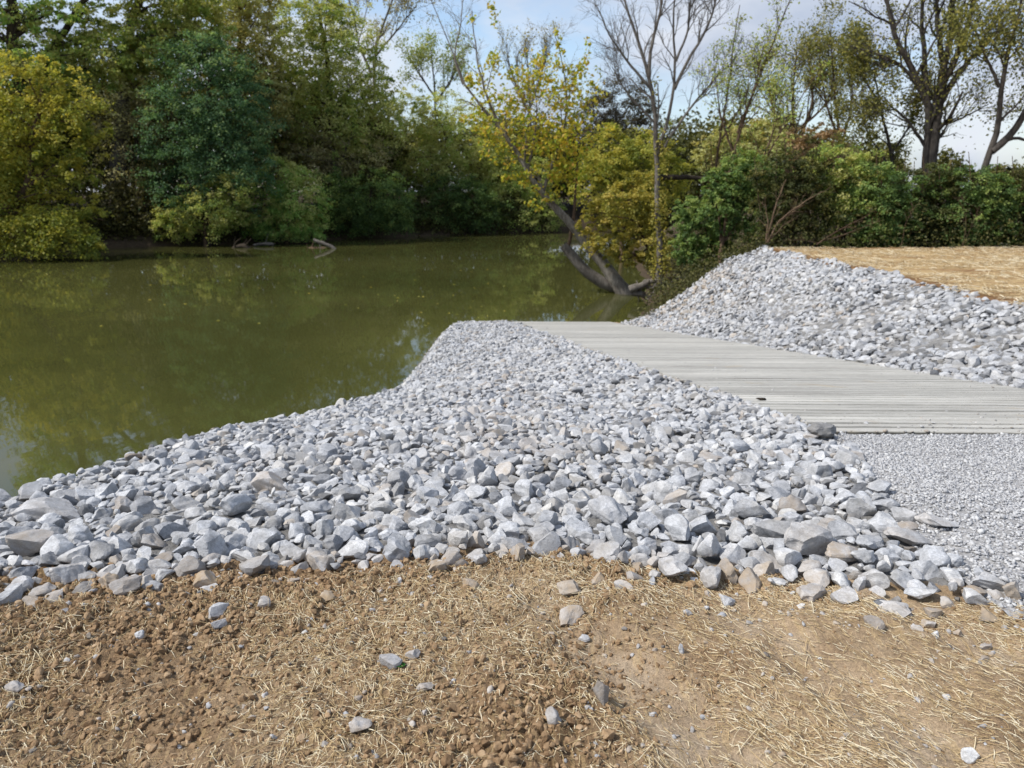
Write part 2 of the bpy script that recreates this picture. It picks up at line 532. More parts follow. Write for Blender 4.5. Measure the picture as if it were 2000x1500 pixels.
GZ[CM] += crumb * (.3 + .7 * dn) * sstep(3.6, 3.3, cyy) * (1 - .8 * TRK[CM])
DAMP = np.zeros(GX.shape)
DAMP[CM] = np.clip(sstep(.3, .95, dn) * .7 + .45 * fbm(cxx, cyy, 3.0, 3, 89), 0, 1)
ra, rb = rock_mask(GX, GY)
outd = poly_out(GX, GY, _P1)
rockw = np.clip(((ra & (GY > soil_edge_r(GX, GY) + .22)) | rb).astype(float) + (outd > 0) * (GY < 31.4) * (outd < 9) * (GX < 9.4), 0, 1)
mud = np.clip(((GY > 29) & (outd > 0.0)).astype(float) + (GY > 40), 0, 1) * (1 - rockw)
mud = np.maximum(mud, sstep(26.6, 28.0, GY) * (GX > 6) )
V = np.stack([GX, GY, GZ], -1).reshape(-1, 3)
ground = obj('ground', mesh_from('ground', V, grid_faces(len(gx), len(gy)), M_SOIL, {'rock': rockw.ravel(), 'mud': mud.ravel(), 'damp': (DAMP * (1 - TRK)).ravel(), 'track': TRK.ravel()}, True))
tag(ground, kind='structure')

# river
wv = np.array([(-1200, 1.5, WATER_Z), (1200, 1.5, WATER_Z), (1200, 2200, WATER_Z), (-1200, 2200, WATER_Z)], float)
tag(obj('river', mesh_from('river', wv, np.array([[0, 1, 2, 3]]), M_WATER)), kind='structure')

def sheet(name, xs, ys, lift, mask, mat, attrs=None):
    X, Y = np.meshgrid(xs, ys)
    Z = height(X, Y) + lift + (0.045 * sstep(5.3, 6.1, Y) if name == 'gravel_path' else 0)
    cx, cy = np.meshgrid((xs[:-1] + xs[1:]) / 2, (ys[:-1] + ys[1:]) / 2)
    f = grid_faces(len(xs), len(ys), mask(cx, cy))
    return tag(obj(name, mesh_from(name, np.stack([X, Y, Z], -1).reshape(-1, 3), f, mat,
                                   {k: fn(X, Y).ravel() for k, fn in (attrs or {}).items()}, True)), kind='structure')
sheet('gravel_path', np.arange(1.9, 9.0, 0.05), np.arange(2.0, 6.16, 0.05), 0.012,
      lambda X, Y: (X > gravel_edge(Y) - 0.1) & (Y > 2.58 + 0.05 * np.sin(X * 5)), M_GRAVBED)
sheet('straw_field', np.concatenate([np.arange(9.0, 30, 0.15), np.arange(30, 130, 2)]), np.arange(6.5, 28.2, 0.13), 0.015,
      lambda X, Y: (X > 9.2 + 0.1 * np.sin(Y * 1.7)) & (Y < 27.6 + 0.3 * np.sin(X)), M_FIELD,
      {'edge': lambda X, Y: np.maximum(sstep(10.1, 9.3, X), sstep(26.2, 27.6, Y))})

# ------------------------------------------------------------------ concrete ramp with cross grooves
def build_ramp():
    prof = []                                        # (Y, dz) along the slope
    Y = 6.16
    r = np.random.default_rng(3)
    prof.append((Y, -0.20)); prof.append((Y, -0.012)); Y += .015; prof.append((Y, 0.0))
    k = 0
    while Y < 34:
        wide = r.random() < .16
        gap = 0.036 + 0.018 * r.random() + (0.04 if wide else 0)
        dep = 0.018 + 0.012 * r.random() + (0.03 if wide else 0)
        flat = 0.115 + 0.04 * r.random()
        Y += flat; prof.append((Y, 0.0))
        prof.append((Y + 0.008, -dep)); prof.append((Y + gap - 0.008, -dep))
        Y += gap; prof.append((Y, 0.0))
        k += 1
    prof = np.array(prof)
    us = np.linspace(0, 1, 61)
    PY, U = np.meshgrid(prof[:, 0], us, indexing='ij')
    DZ = np.repeat(prof[:, 1:2], len(us), 1)
    wob = 0.004 * fbm(U * 9, PY * 2.5, 1.0, 3, 31)
    Yk = PY + wob * (DZ <= 0) - 0.10 * (U - 0.5) * 1.0
    Yk[0] = Yk[1]
    X = XL(PY) - 0.04 + U * (RAMP_W + 0.08)
    fill = np.clip(0.5 + 1.1 * fbm(X * .5, PY * 3.0, 1.0, 4, 35), 0, 1)     # uneven depth and darker colour along the grooves
    Z = -0.49 - 0.1311 * (PY - 6.16) + 0.045 + DZ * np.where(PY > 6.2, 0.35 + 0.65 * fill, 1) + 0.004 * fbm(X, PY, 3, 3, 33)
    n, m_ = PY.shape
    idx = np.arange(n * m_).reshape(n, m_)
    f = np.stack([idx[:-1, :-1], idx[:-1, 1:], idx[1:, 1:], idx[1:, :-1]], -1).reshape(-1, 4)
    Vv = np.stack([X, Yk, Z], -1).reshape(-1, 3)
    # side skirts
    sk = []
    for c in (0, m_ - 1):
        low = Vv[idx[:, c]].copy(); low[:, 2] -= 0.2
        b0 = len(Vv)
        Vv = np.concatenate([Vv, low])
        a = idx[:, c]; b = b0 + np.arange(n)
        sk.append(np.stack([a[:-1], a[1:], b[1:], b[:-1]], -1))
    groove_dark = np.zeros(len(Vv)); groove_dark[:n * m_] = ((DZ < -0.005) * np.clip(.35 + .9 * fill, 0, 1)).ravel()  # groove floors coloured darker than the ribs, most where deepest
    rt = np.random.default_rng(4)
    tone = np.zeros(len(Vv)); tone[:n * m_] = np.repeat(np.repeat(rt.random(n // 16 + 1), 16)[:n] * .6 + np.repeat(rt.random(n // 4 + 1), 4)[:n] * .4, m_)
    me = mesh_from('boat_ramp', Vv, [f] + sk, M_CONC, {'groove_dark': groove_dark, 'tone': tone}, False)
    o = obj('boat_ramp', me)
    tag(o, 'ribbed pale concrete boat ramp sloping down into the river', None, None, 'structure')
build_ramp()
def ramp_z(Y): return -0.49 - 0.1311 * (Y - 6.16) + 0.045

# ------------------------------------------------------------------ stones
def ico(sub):
    bm = bmesh.new()
    bmesh.ops.create_icosphere(bm, subdivisions=sub, radius=1.0)
    v = np.array([q.co[:] for q in bm.verts]); f = np.array([[q.index for q in p.verts] for p in bm.faces])
    bm.free()
    return v, f
ICO = {k: ico(k) for k in (1, 2, 3, 4)}
def stone_shape(sub, seed, flat=0.60, cuts=12):
    r = np.random.default_rng(seed)
    v, f = ICO[sub]
    v = v.copy()
    for _ in range(cuts):
        n = nrm(r.normal(size=3))
        d = r.uniform(0.42, 0.82)
        q = v @ n - d
        v -= np.where(q > 0, q, 0)[:, None] * n[None] * 0.97
    for k, a in ((2.2, 0.04), (4.7, 0.024), (9, 0.014), (17, 0.007)):
        dd = r.normal(size=(3, 3)) * k
        v += nrm(v) * (a * (np.sin(v @ dd[0] + r.random() * 6) + np.sin(v @ dd[1] + r.random() * 6)))[:, None]
    v *= np.array([1.0, r.uniform(0.66, 0.9), flat * r.uniform(0.75, 1.2)])
    v -= (v.max(0) + v.min(0)) / 2
    v /= (v[:, 0].max() - v[:, 0].min())           # length 1
    return v, f
def rotm(n, r, tilt):
    """random rotations: yaw free, tilt about a random level axis"""
    yaw = r.random(n) * 2 * math.pi
    ax = r.random(n) * 2 * math.pi
    ti = r.normal(size=n) * tilt
    c, s = np.cos(yaw), np.sin(yaw)
    Z = np.zeros((n, 3, 3)); Z[:, 0, 0] = c; Z[:, 0, 1] = -s; Z[:, 1, 0] = s; Z[:, 1, 1] = c; Z[:, 2, 2] = 1
    k = np.stack([np.cos(ax), np.sin(ax), np.zeros(n)], -1)
    K = np.zeros((n, 3, 3))
    K[:, 0, 1] = -k[:, 2]; K[:, 0, 2] = k[:, 1]; K[:, 1, 0] = k[:, 2]; K[:, 1, 2] = -k[:, 0]; K[:, 2, 0] = -k[:, 1]; K[:, 2, 1] = k[:, 0]
    I = np.eye(3)[None]
    T = I + np.sin(ti)[:, None, None] * K + (1 - np.cos(ti))[:, None, None] * (K @ K)
    return T @ Z
SHAPES = {}
def shapes(sub, n=20, flat=0.62, cuts=13):
    key = (sub, n, flat, cuts)
    if key not in SHAPES:
        SHAPES[key] = [stone_shape(sub, 1000 + i, flat, cuts) for i in range(n)]
    return SHAPES[key]
def mass(name, P, size, mat, sub, r, tilt=0.4, tint=None, dirt=None, flat=0.62, cuts=13, slope=None, sharp=20):
    SH = shapes(sub, 20, flat, cuts)
    which = r.integers(0, len(SH), len(P))
    RM = rotm(len(P), r, tilt)
    if slope is not None:
        RM = slope @ RM
    Vs, Fs, T, D = [], [], [], []
    off = 0
    for k, (sv, sf) in enumerate(SH):
        ids = np.where(which == k)[0]
        if not len(ids):
            continue
        stretch = np.stack([np.ones(len(ids)), r.uniform(0.8, 1.2, len(ids)), r.uniform(0.8, 1.25, len(ids))], -1)
        vv = np.einsum('nij,nvj->nvi', RM[ids], sv[None] * stretch[:, None]) * size[ids][:, None, None] + P[ids][:, None]
        Vs.append(vv.reshape(-1, 3))
        Fs.append((sf[None] + (off + np.arange(len(ids)) * len(sv))[:, None, None]).reshape(-1, 3))
        off += len(ids) * len(sv)
        T.append(np.repeat(tint[ids], len(sv)))
        D.append(np.repeat(dirt[ids] if dirt is not None else np.zeros(len(ids)), len(sv)))
    return mesh_from(name, np.concatenate(Vs), np.concatenate(Fs), mat,
                     {'tint': np.concatenate(T), 'dirt': np.concatenate(D)}, True, sharp)

def scatter(mask, box, sizes, pack, r, existing=None, tries=30):
    """dart throwing, biggest first; returns x, y, d"""
    x0, x1, y0, y1 = box
    cell = 0.36
    H = {}
    out = []
    if existing is not None:
        for q in existing:
            H.setdefault((int(q[0] // cell), int(q[1] // cell)), []).append(q)
            out.append(q)
    n0 = len(out)
    for lo, hi, n in sizes:
        n = int(n)
        px = r.uniform(x0, x1, n); py = r.uniform(y0, y1, n)
        ok = mask(px, py)
        px, py = px[ok], py[ok]
        dd = np.sort(r.uniform(lo, hi, len(px)))[::-1]
        for x, y, d in zip(px, py, dd):
            cx, cy = int(x // cell), int(y // cell)
            good = True
            for i in (cx - 1, cx, cx + 1):
                for j in (cy - 1, cy, cy + 1):
                    for q in H.get((i, j), ()):
                        if (q[0] - x) ** 2 + (q[1] - y) ** 2 < (pack * (q[2] + d)) ** 2:
                            good = False
                            break
                    if not good: break
                if not good: break
            if good:
                q = (x, y, d)
                H.setdefault((cx, cy), []).append(q)
                out.append(q)
    return np.array(out[n0:])

def normals_rot(X, Y):
    e = 0.12
    hx = (height(X + e, Y, False) - height(X - e, Y, False)) / (2 * e)
    hy = (height(X, Y + e, False) - height(X, Y - e, False)) / (2 * e)
    n = nrm(np.stack([-hx, -hy, np.ones_like(hx)], -1))
    c = n[:, 2]
    v = np.stack([-n[:, 1], n[:, 0], np.zeros_like(c)], -1)     # z x n
    K = np.zeros((len(c), 3, 3))
    K[:, 0, 1] = -v[:, 2]; K[:, 0, 2] = v[:, 1]; K[:, 1, 0] = v[:, 2]; K[:, 1, 2] = -v[:, 0]; K[:, 2, 0] = -v[:, 1]; K[:, 2, 1] = v[:, 0]
    return np.eye(3)[None] + K + (K @ K) / (1 + c)[:, None, None]

# hero stones of the near bank, by what the photo shows: (x px, y px, width m, height m, tilt deg, yaw deg, tint, dirt, label)
def ground_hit(x, y, lift=0.0):
    d = ray(x, y)
    lo, hi = 0.5, 60.0
    ts = np.linspace(0.8, 60, 4000)
    p = EYE[None] + ts[:, None] * d[None]
    hh = height(p[:, 0], p[:, 1]) + lift
    i = np.argmax(p[:, 2] < hh)
    return p[i]
HERO = [
    (1508, 1042, .27, .15, 10, 10, .05, .0, 'large limestone block with a dark curved front face and pale top, front row'),
    (1385, 1082, .19, .11, 62, 80, .60, .0, 'upright pale wedge stone standing alone on the soil ahead of the pile'),
    (1268, 1020, .19, .13, 10, 30, .85, .0, 'white boxy stone perched on a smaller one at the front edge'),
    (1266, 1066, .15, .09, 8, 60, .55, .1, 'small grey stone under the white boxy stone at the front edge'),
    (1322, 1032, .20, .17, 20, 100, .45, .0, 'tall rounded grey boulder right of the white boxy stone'),
    (1355, 1012, .13, .13, 14, 40, .75, .0, 'pale cube-like stone leaning behind the tall rounded grey boulder'),
    (1188, 1005, .26, .15, 24, -35, .10, .1, 'long dark striated boulder slanting down to the right'),
    (1200, 1052, .14, .10, 50, -50, .65, .0, 'pale oval stone tilted against the long dark striated boulder'),
    (1310, 1082, .10, .08, 25, 20, .70, .1, 'small chipped stone just in front of the tall rounded grey boulder'),
    (1090, 888, .30, .10, 4, 0, .45, .25, 'long flat beige slab lying level in the middle of the near bank'),
    (1475, 1000, .24, .15, 15, 20, .50, .0, 'broad grey boulder behind the dark-faced block'),
    (535, 938, .30, .16, 5, -5, .45, .55, 'smooth beige loaf-shaped boulder high on the left bank'),
    (458, 985, .21, .17, 12, 50, .90, .0, 'white rounded boulder with a bright top below the beige loaf boulder'),
    (110, 992, .46, .15, 4, 4, .95, .2, 'biggest slab of the bank, long flat and whitish, at far left'),
    (62, 1062, .26, .16, 10, 30, .40, .45, 'brown-stained boulder below the long whitish slab'),
    (1605, 842, .30, .18, 15, 10, .03, .0, 'dark grey block at the corner of the concrete ramp'),
    (1440, 872, .24, .15, 10, 25, .85, .0, 'bright angular stone left of the dark block at the ramp corner'),
    (1830, 1020, .24, .08, 3, -25, .60, .25, 'flat dusty slab half sunk at the gravel edge'),
    (1775, 1050, .27, .08, 3, -30, .70, .3, 'long flat whitish slab lying between stones and gravel'),
    (1900, 1165, .13, .08, 10, 0, .72, .0, 'white stone with a grey underside alone by the gravel corner'),
    (1930, 1140, .17, .08, 12, -20, .35, .1, 'grey stone at the bottom corner of the gravel'),
    (1975, 1155, .12, .10, 20, 50, .3, .7, 'brown muddy stone at the right frame edge below the gravel'),
    (1640, 1080, .22, .10, 6, 10, .4, .75, 'brown-stained blocky stone half buried in soil near gravel'),
    (1620, 1030, .20, .11, 14, 60, .45, .4, 'tan-topped stone behind the brown-stained blocky stone'),
    (1570, 1050, .28, .16, 8, 15, .7, .25, 'large pale boulder right of the dark-faced block'),
]
HSHORT = ['dark-faced block', 'upright pale wedge stone', 'white boxy stone', 'small stone under the white boxy one', 'tall rounded grey boulder', 'pale cube-like stone',
          'long dark striated boulder', 'pale tilted oval stone', 'small chipped front stone', 'long flat beige slab', 'broad grey boulder', 'beige loaf-shaped boulder', 'white bright-topped boulder',
          'long whitish slab at far left', 'brown-stained left boulder', 'dark block at the ramp corner', 'bright angular stone near the ramp', 'flat dusty slab by the gravel', 'long slab by the gravel',
          'lone white stone by the gravel corner', 'grey stone at the gravel corner', 'muddy stone at the right edge', 'brown-stained blocky stone', 'tan-topped stone', 'large pale front boulder']
hero_me = []
for i in range(28):
    v, f = stone_shape(4, 500 + i, 0.66, 12)
    hero_me.append(mesh_from('riprap_stone', v, f, M_STONE, None, True, 19))
hero_half = [me_half for me_half in [np.array([q.co[:] for q in me.vertices]) for me in hero_me]]
r = np.random.default_rng(11)
near_mask = lambda X, Y: rock_mask(X, Y)[0] & (X > -9) | ((poly_out(X, Y, _P1) > 0) & (Y < 31.2) & (X < 1.0) & (X > -9) & (poly_out(X, Y, _P1) < 2.6))
hero_xyd = []
hero_objs = []
for (x, y, w, h_, tl, yw, tint, dirt, lab) in HERO:
    w, h_ = w * .84, h_ * .80
    p = ground_hit(x, y, h_ * 0.5)
    hero_xyd.append((p[0], p[1], min(max(w * 0.8, h_), .26)))
    k = r.integers(0, len(hero_me))
    o = bpy.data.objects.new('riprap_stone', hero_me[k])
    ext_ = np.ptp(hero_half[k], axis=0)
    o.scale = (w / ext_[0], w * 0.72 / ext_[1], h_ / ext_[2])
    o.rotation_euler = (R(r.normal() * 6), R(tl), R(yw))
    zg = float(height(p[0], p[1]))
    lift = 0.5 * (abs(math.cos(R(tl))) * h_ + abs(math.sin(R(tl))) * w)
    o.location = (p[0], p[1], zg + lift * 0.78)
    o.color = (dirt, tint, 0, 1)
    link(o)
    tag(o, lab, 'stone', 'riprap stones of the near bank')
    hero_objs.append(o)

pts = scatter(near_mask, (-9, 4, 1.6, 31.5), [(.15, .20, 130), (.115, .15, 6000), (.085, .115, 40000), (.06, .085, 80000), (.045, .06, 30000)], 0.39, r, hero_xyd)
small = scatter(lambda X, Y: near_mask(X, Y) & (Y < 9), (-7, 4, 2.0, 9), [(.035, .065, 60000)], 0.40, r, np.concatenate([np.array(hero_xyd), pts]))
bumps = lambda X, Y: 0.06 * fbm(X, Y, 0.9, 3, 41) * sstep(3.0, 4.0, Y)
# the three hundred that show largest are stones of their own
def seen_size(p):
    inview = (np.abs(p[:, 0]) < 0.70 * p[:, 1] + 0.1) & (p[:, 1] > 2.3)
    ax = XL(p[:, 1]) - p[:, 0]
    crest = poly_out(p[:, 0], p[:, 1], _P1) < 0.25
    return np.where(inview & crest, p[:, 2] / p[:, 1], 0)
order = np.argsort(-seen_size(pts))
n_ind = 300 - len(HERO)
ind, rest = pts[order[:n_ind]], pts[order[n_ind:]]
def stone_dirt(X, Y, r):
    e = Y - soil_edge(X)
    return np.clip(sstep(0.35, -0.05, e) * r.uniform(0.0, 1.0, len(X)) ** 1.6 + (r.random(len(X)) < 0.05) * 0.5 + .8 * np.exp(-((X + .05 + .05 * (Y - 6)) / .42) ** 2) * sstep(4.2, 5.6, Y) * sstep(13, 9, Y) * (r.random(len(X)) < .45) * r.random(len(X)), 0, 1)
di = stone_dirt(ind[:, 0], ind[:, 1], r)
for (x, y, d), dirt in zip(ind, di):
    k = r.integers(0, len(hero_me))
    o = bpy.data.objects.new('riprap_stone', hero_me[k])
    s = d * 1.12
    tone = r.random()
    o.scale = (s * r.uniform(.9, 1.15), s * r.uniform(.85, 1.15), s * r.uniform(.85, 1.3))
    o.rotation_euler = (R(r.normal() * 15), R(r.normal() * 15), r.random() * 6.28)
    z = float(height(x, y)) + float(bumps(x, y)) + d * r.uniform(.12, .38)
    o.location = (x, y, z)
    o.color = (dirt, tone, 0, 1)
    link(o)
    gd = float(gravel_edge(y)) - x if y < 6.2 else 9
    side = 'beside the gravel' if gd < 0.5 else ('at the brown soil edge' if y < float(soil_edge(x)) + 0.35 else ('on the crest above the water' if x < -2.2 else 'in the middle of the near bank'))
    look = 'brown-dusted' if dirt > 0.45 else 'clean grey'
    size = 'large' if d > 0.2 else ('fist-sized' if d < 0.125 else 'medium')
    hd = [math.hypot(x - q[0], y - q[1]) for q in hero_xyd]
    hk = int(np.argmin(hd))
    if hd[hk] < 0.9:
        dx, dy = x - hero_xyd[hk][0], y - hero_xyd[hk][1]
        rel = ('right of' if dx > 0 else 'left of') if abs(dx) > abs(dy) else ('behind' if dy > 0 else 'in front of')
        near_ = 'just ' if hd[hk] < .35 and len(HSHORT[hk].split()) < 6 else ''
        tag(o, f'{size} {look} riprap stone {near_}{rel} the {HSHORT[hk]}', 'stone', 'riprap stones of the near bank')
    else:
        tag(o, f'{size} {look} limestone riprap stone {side}', 'stone', 'riprap stones of the near bank')
def layer(name, p, mat, sub, r, tilt=0.29, lift=(.12, .32), flat=.66, grow=1.12, cuts=13, fb=bumps, tintf=None):
    X, Y, d = p[:, 0], p[:, 1], p[:, 2]
    Z = height(X, Y) + fb(X, Y) + d * r.uniform(*lift, len(X))
    tint = np.clip(r.normal(0.5, 0.24, len(X)), 0, 1) if tintf is None else tintf(X, Y, r)
    return mass(name, np.stack([X, Y, Z], -1), d * grow, mat, sub, r, tilt, tint, stone_dirt(X, Y, r), flat, cuts, normals_rot(X, Y))
def join_meshes(name, mes, mat):
    Vs, Ts, Ds, Fs, off, sh = [], [], [], [], 0, []
    bm = bmesh.new()
    for me in mes:
        bm.from_mesh(me)
    out = bpy.data.meshes.new(name)
    bm.to_mesh(out)
    bm.free()
    out.materials.append(mat)
    return out
eb = scatter(lambda X, Y: (Y < soil_edge_r(X, Y) + .05) & (Y > soil_edge(X) - .34) & (r.random(np.shape(X)) < np.exp(-np.maximum(0, soil_edge(X) - Y) / .10)), (-4, 2.3, 1.9, 3.4),
             [(.08, .13, 130), (.04, .08, 900), (.02, .04, 2600)], 0.5, r, np.concatenate([np.array(hero_xyd), pts]))
nearp, farp = rest[rest[:, 1] < 7.5], rest[rest[:, 1] >= 7.5]
me = join_meshes('riprap', [layer('a', nearp, None, 3, r), layer('b', farp, None, 2, r), layer('c', small, None, 2, r, lift=(.1, .9)), layer('d', eb, None, 3, r, lift=(-.06, .22), fb=lambda X, Y: 0 * X)], M_STONES)
tag(obj('riprap_near_bank', me), 'mass of pale grey limestone riprap between the ramp and the river', 'riprap', None, 'stuff')

right_mask = lambda X, Y: rock_mask(X, Y)[1]
pr = scatter(right_mask, (4, 9.6, 6.5, 31.2), [(.20, .28, 120), (.14, .20, 4500), (.10, .14, 40000), (.07, .10, 90000), (.05, .07, 60000)], 0.40, r)
bump2 = lambda X, Y: 0.12 * fbm(X, Y, 0.7, 3, 45)
def rtint(X, Y, r):
    return np.clip(r.normal(0.46, 0.24, len(X)) - 0.12 * sstep(22, 14, Y), 0, 1)
def right_layer(name, p, sub):
    X, Y, d = p[:, 0], p[:, 1], p[:, 2]
    Z = height(X, Y) + bump2(X, Y) + d * r.uniform(.10, .32, len(X))
    stain = np.clip(1.1 * sstep(2.6, 0.3, np.hypot((X - 6.0) / 1.2, (Y - 25.6) / 2.4)) * (r.random(len(X)) < 0.35) * r.random(len(X)) + (r.random(len(X)) < .02) * .6, 0, 1)
    return mass(name, np.stack([X, Y, Z], -1), d * 1.12, None, sub, r, 0.4, rtint(X, Y, r), stain, .58, 13, normals_rot(X, Y))
me = join_meshes('riprap', [right_layer('a', pr[pr[:, 1] < 14], 3), right_layer('b', pr[pr[:, 1] >= 14], 2)], M_STONES)
tag(obj('riprap_far_bank', me), 'bank of grey limestone riprap rising from the ramp to the straw field', 'riprap', None, 'stuff')

# gravel chips on the approach
ng = 62000
X = r.uniform(1.95, 6.2, ng); Y = r.uniform(2.55, 6.14, ng)
ok = (X > gravel_edge(Y) - 0.14 + 0.1 * r.random(ng)) & (Y > 2.62 + 0.06 * np.sin(X * 5) + 0.1 * r.random(ng) ** 2)
X, Y = X[ok], Y[ok]
d = r.uniform(.008, .024, len(X)) * (1 + .7 * (r.random(len(X)) < .03))
g = mass('gravel', np.stack([X, Y, height(X, Y) + 0.012 + 0.045 * sstep(5.3, 6.1, Y) + d * r.uniform(0, .35, len(X))], -1), d, M_GRAVEL, 1, r, 0.5, np.clip(r.normal(.55, .25, len(X)), 0, 1), None, .5, 7, None, None)

tag(obj('gravel', g), 'pale crushed gravel chips covering the ramp approach', 'gravel', None, 'stuff')

n = 900
u = np.concatenate([r.random(500) ** 2.2 * .35, 1 - r.random(150) ** 2.5 * .2, r.random(250)])
Y = np.concatenate([r.uniform(6.2, 26, 650), 6.19 + r.random(250) ** 2.2 * 1.2])
X = XL(Y) + u * RAMP_W
d = r.uniform(.008, .03, n) * (1 + .8 * (r.random(n) < .08))
gg = mass('ramp_grit', np.stack([X, Y, ramp_z(Y) + d * .12], -1), d, M_STONES, 2, r, .4, np.clip(r.normal(.5, .25, n), 0, 1), r.random(n) * .6, .5, 9, None, None)
tag(obj('ramp_grit', gg), 'stray gravel chips scattered on the concrete ramp', 'gravel', None, 'stuff')

# ------------------------------------------------------------------ soil: loose stones, clods, straw
LOOSE = [   # x, y px, width m, height m, tint, dirt, label
    (762, 1296, .085, .05, .55, .25, 'grey stone with a green leaf at its foot on the straw-strewn soil'),
    (808, 1282, .06, .03, .2, .4, 'dark flat stone right of the grey stone with the leaf'),
    (1176, 1362, .055, .085, .45, .65, 'upright tan stone standing on end in the foreground soil'),
    (428, 1196, .085, .05, .75, .05, 'pale oval stone of a touching pair on dark soil at left'),
    (428, 1224, .06, .04, .5, .15, 'smaller grey stone of the touching pair, nearer the frame bottom'),
    (1894, 1478, .055, .04, .65, .0, 'bright bluish chip at the bottom right corner of the soil'),
    (275, 1250, .045, .03, .8, .0, 'small white pebble left below the touching pair'),
    (516, 1182, .06, .05, .5, .4, 'rounded grey stone half sunk in dark clods right of the pair'),
    (1112, 1205, .13, .04, .2, .85, 'long brown stone with a black hollow underside'),
    (1110, 1150, .12, .05, .5, .75, 'dust-covered stone on the small soil rise in the middle'),
    (1140, 1250, .05, .02, .08, .1, 'small black shiny stone in the middle of the soil'),
    (1080, 1410, .055, .04, .45, .3, 'grey pebble left below the upright tan stone'),
    (640, 1170, .07, .05, .2, 1.0, 'ochre clay-coated stone on the left soil'),
    (300, 1150, .10, .04, .7, .2, 'pale flat stone lying in soil just below the left pile'),
    (500, 1118, .16, .06, .3, .2, 'dark veined flat stone at the lower edge of the left pile'),
    (410, 1135, .12, .07, .1, 1.0, 'brown earth-covered lump beside the left pile'),
    (30, 1345, .06, .03, .4, .5, 'dull brown stone at the left frame edge in the straw'),
    (705, 1425, .07, .04, .4, .7, 'dusty stone left of the bottom centre'),
    (832, 1345, .06, .025, .5, .6, 'flat dusty flake in the straw below the grey stone with the leaf'),
    (1330, 1270, .022, .035, .05, .0, 'tiny black pebble on smooth tan soil'),
    (1745, 1190, .16, .03, .6, .35, 'long thin slab lying flush in the soil below the pile at right'),
    (1580, 1155, .13, .04, .45, .55, 'rough grey stone buried level with the straw at right'),
    (1240, 1130, .08, .04, .5, .6, 'dusty stone right of the small soil rise'),
    (1475, 1100, .09, .05, .3, .7, 'muddy stone touching the straw under the dark-faced block'),
    (860, 1110, .06, .05, .55, .3, 'grey stone at the soil edge below the middle of the pile'),
    (1790, 1150, .10, .05, .7, .1, 'white broken stone among soil at the right end of the pile'),
]
for i, (x, y, w, h_, tint, dirt, lab) in enumerate(LOOSE):
    p = ground_hit(x, y, h_ * 0.4)
    k = (i * 5 + 3) % len(hero_me)
    o = bpy.data.objects.new('loose_stone', hero_me[k])
    ex = np.ptp(hero_half[k], axis=0)
    o.scale = (w / ex[0], w * .75 / ex[1], h_ * 1.25 / ex[2])
    o.rotation_euler = (R(r.normal() * 8), R(r.normal() * 8), R(r.uniform(-40, 40)))
    o.location = (p[0], p[1], float(ground_z(p[0], p[1])) + h_ * 0.36)
    o.color = (dirt, tint, 0, 1)
    link(o)
    tag(o, lab, 'stone', 'loose stones on the soil')

def simple(name, stops, scale, rough=0.95):
    m = MT(name)
    p = m.pos()
    n = m.noise(p, scale, 5, 0.65)
    c = m.ramp(m.math('ADD', m.math('MULTIPLY', n, .6), m.math('MULTIPLY', m.attr('tint'), .4)), stops)
    return m.finish(c, rough, 0.1, m.bump(n, 0.7, 0.01))
M_CLOD = simple('soil_clod', [(0.25, (.15, .092, .05)), (0.5, (.285, .19, .108)), (0.75, (.43, .315, .20))], 60)
M_STRAW = simple('straw_stalk', [(0.25, (.33, .215, .105)), (0.48, (.58, .44, .24)), (0.7, (.86, .78, .58))], 25, 0.6)

n = 260000
X = r.uniform(-3.2, 3.4, n); Y = r.uniform(1.05, 3.55, n)
dens = soil_density(X, Y)
ok = (Y < soil_edge_r(X, Y) + 0.34 * r.random(n) ** 1.5) & (r.random(n) < dens * .46 * (1 - .85 * track(X, Y))) & (np.abs(X) < 0.75 * Y + 0.6)
X, Y, dn = X[ok], Y[ok], dens[ok]
d = 0.004 + 0.021 * r.random(len(X)) ** 3.2 * (0.5 + dn) + (r.random(len(X)) < 0.008) * r.random(len(X)) * 0.035
cl = mass('soil_clods', np.stack([X, Y, ground_z(X, Y) + d * r.uniform(-.05, .30, len(X))], -1), d, M_CLOD, 2, r, .9, np.clip(r.normal(.40, .25, len(X)), 0, 1), None, .62, 9, None, 15)
tag(obj('soil_clods', cl), 'crumbly brown soil clods strewn over the bare ground', 'soil', None, 'stuff')
# grit: small grey pebbles mixed in the soil
n = 2600
X = r.uniform(-3, 3.3, n); Y = r.uniform(1.1, 3.25, n)
ok = (Y < soil_edge(X) + .05)
X, Y = X[ok], Y[ok]
d = 0.007 + 0.022 * r.random(len(X)) ** 2.5
gr = mass('soil_grit', np.stack([X, Y, ground_z(X, Y) + d * .12], -1), d, M_STONES, 2, r, .5, np.clip(r.normal(.4, .3, len(X)), 0, 1), r.random(len(X)), .6, 9, None, None)
tag(obj('grit', gr), 'small grey pebbles mixed into the soil', 'gravel', None, 'stuff')

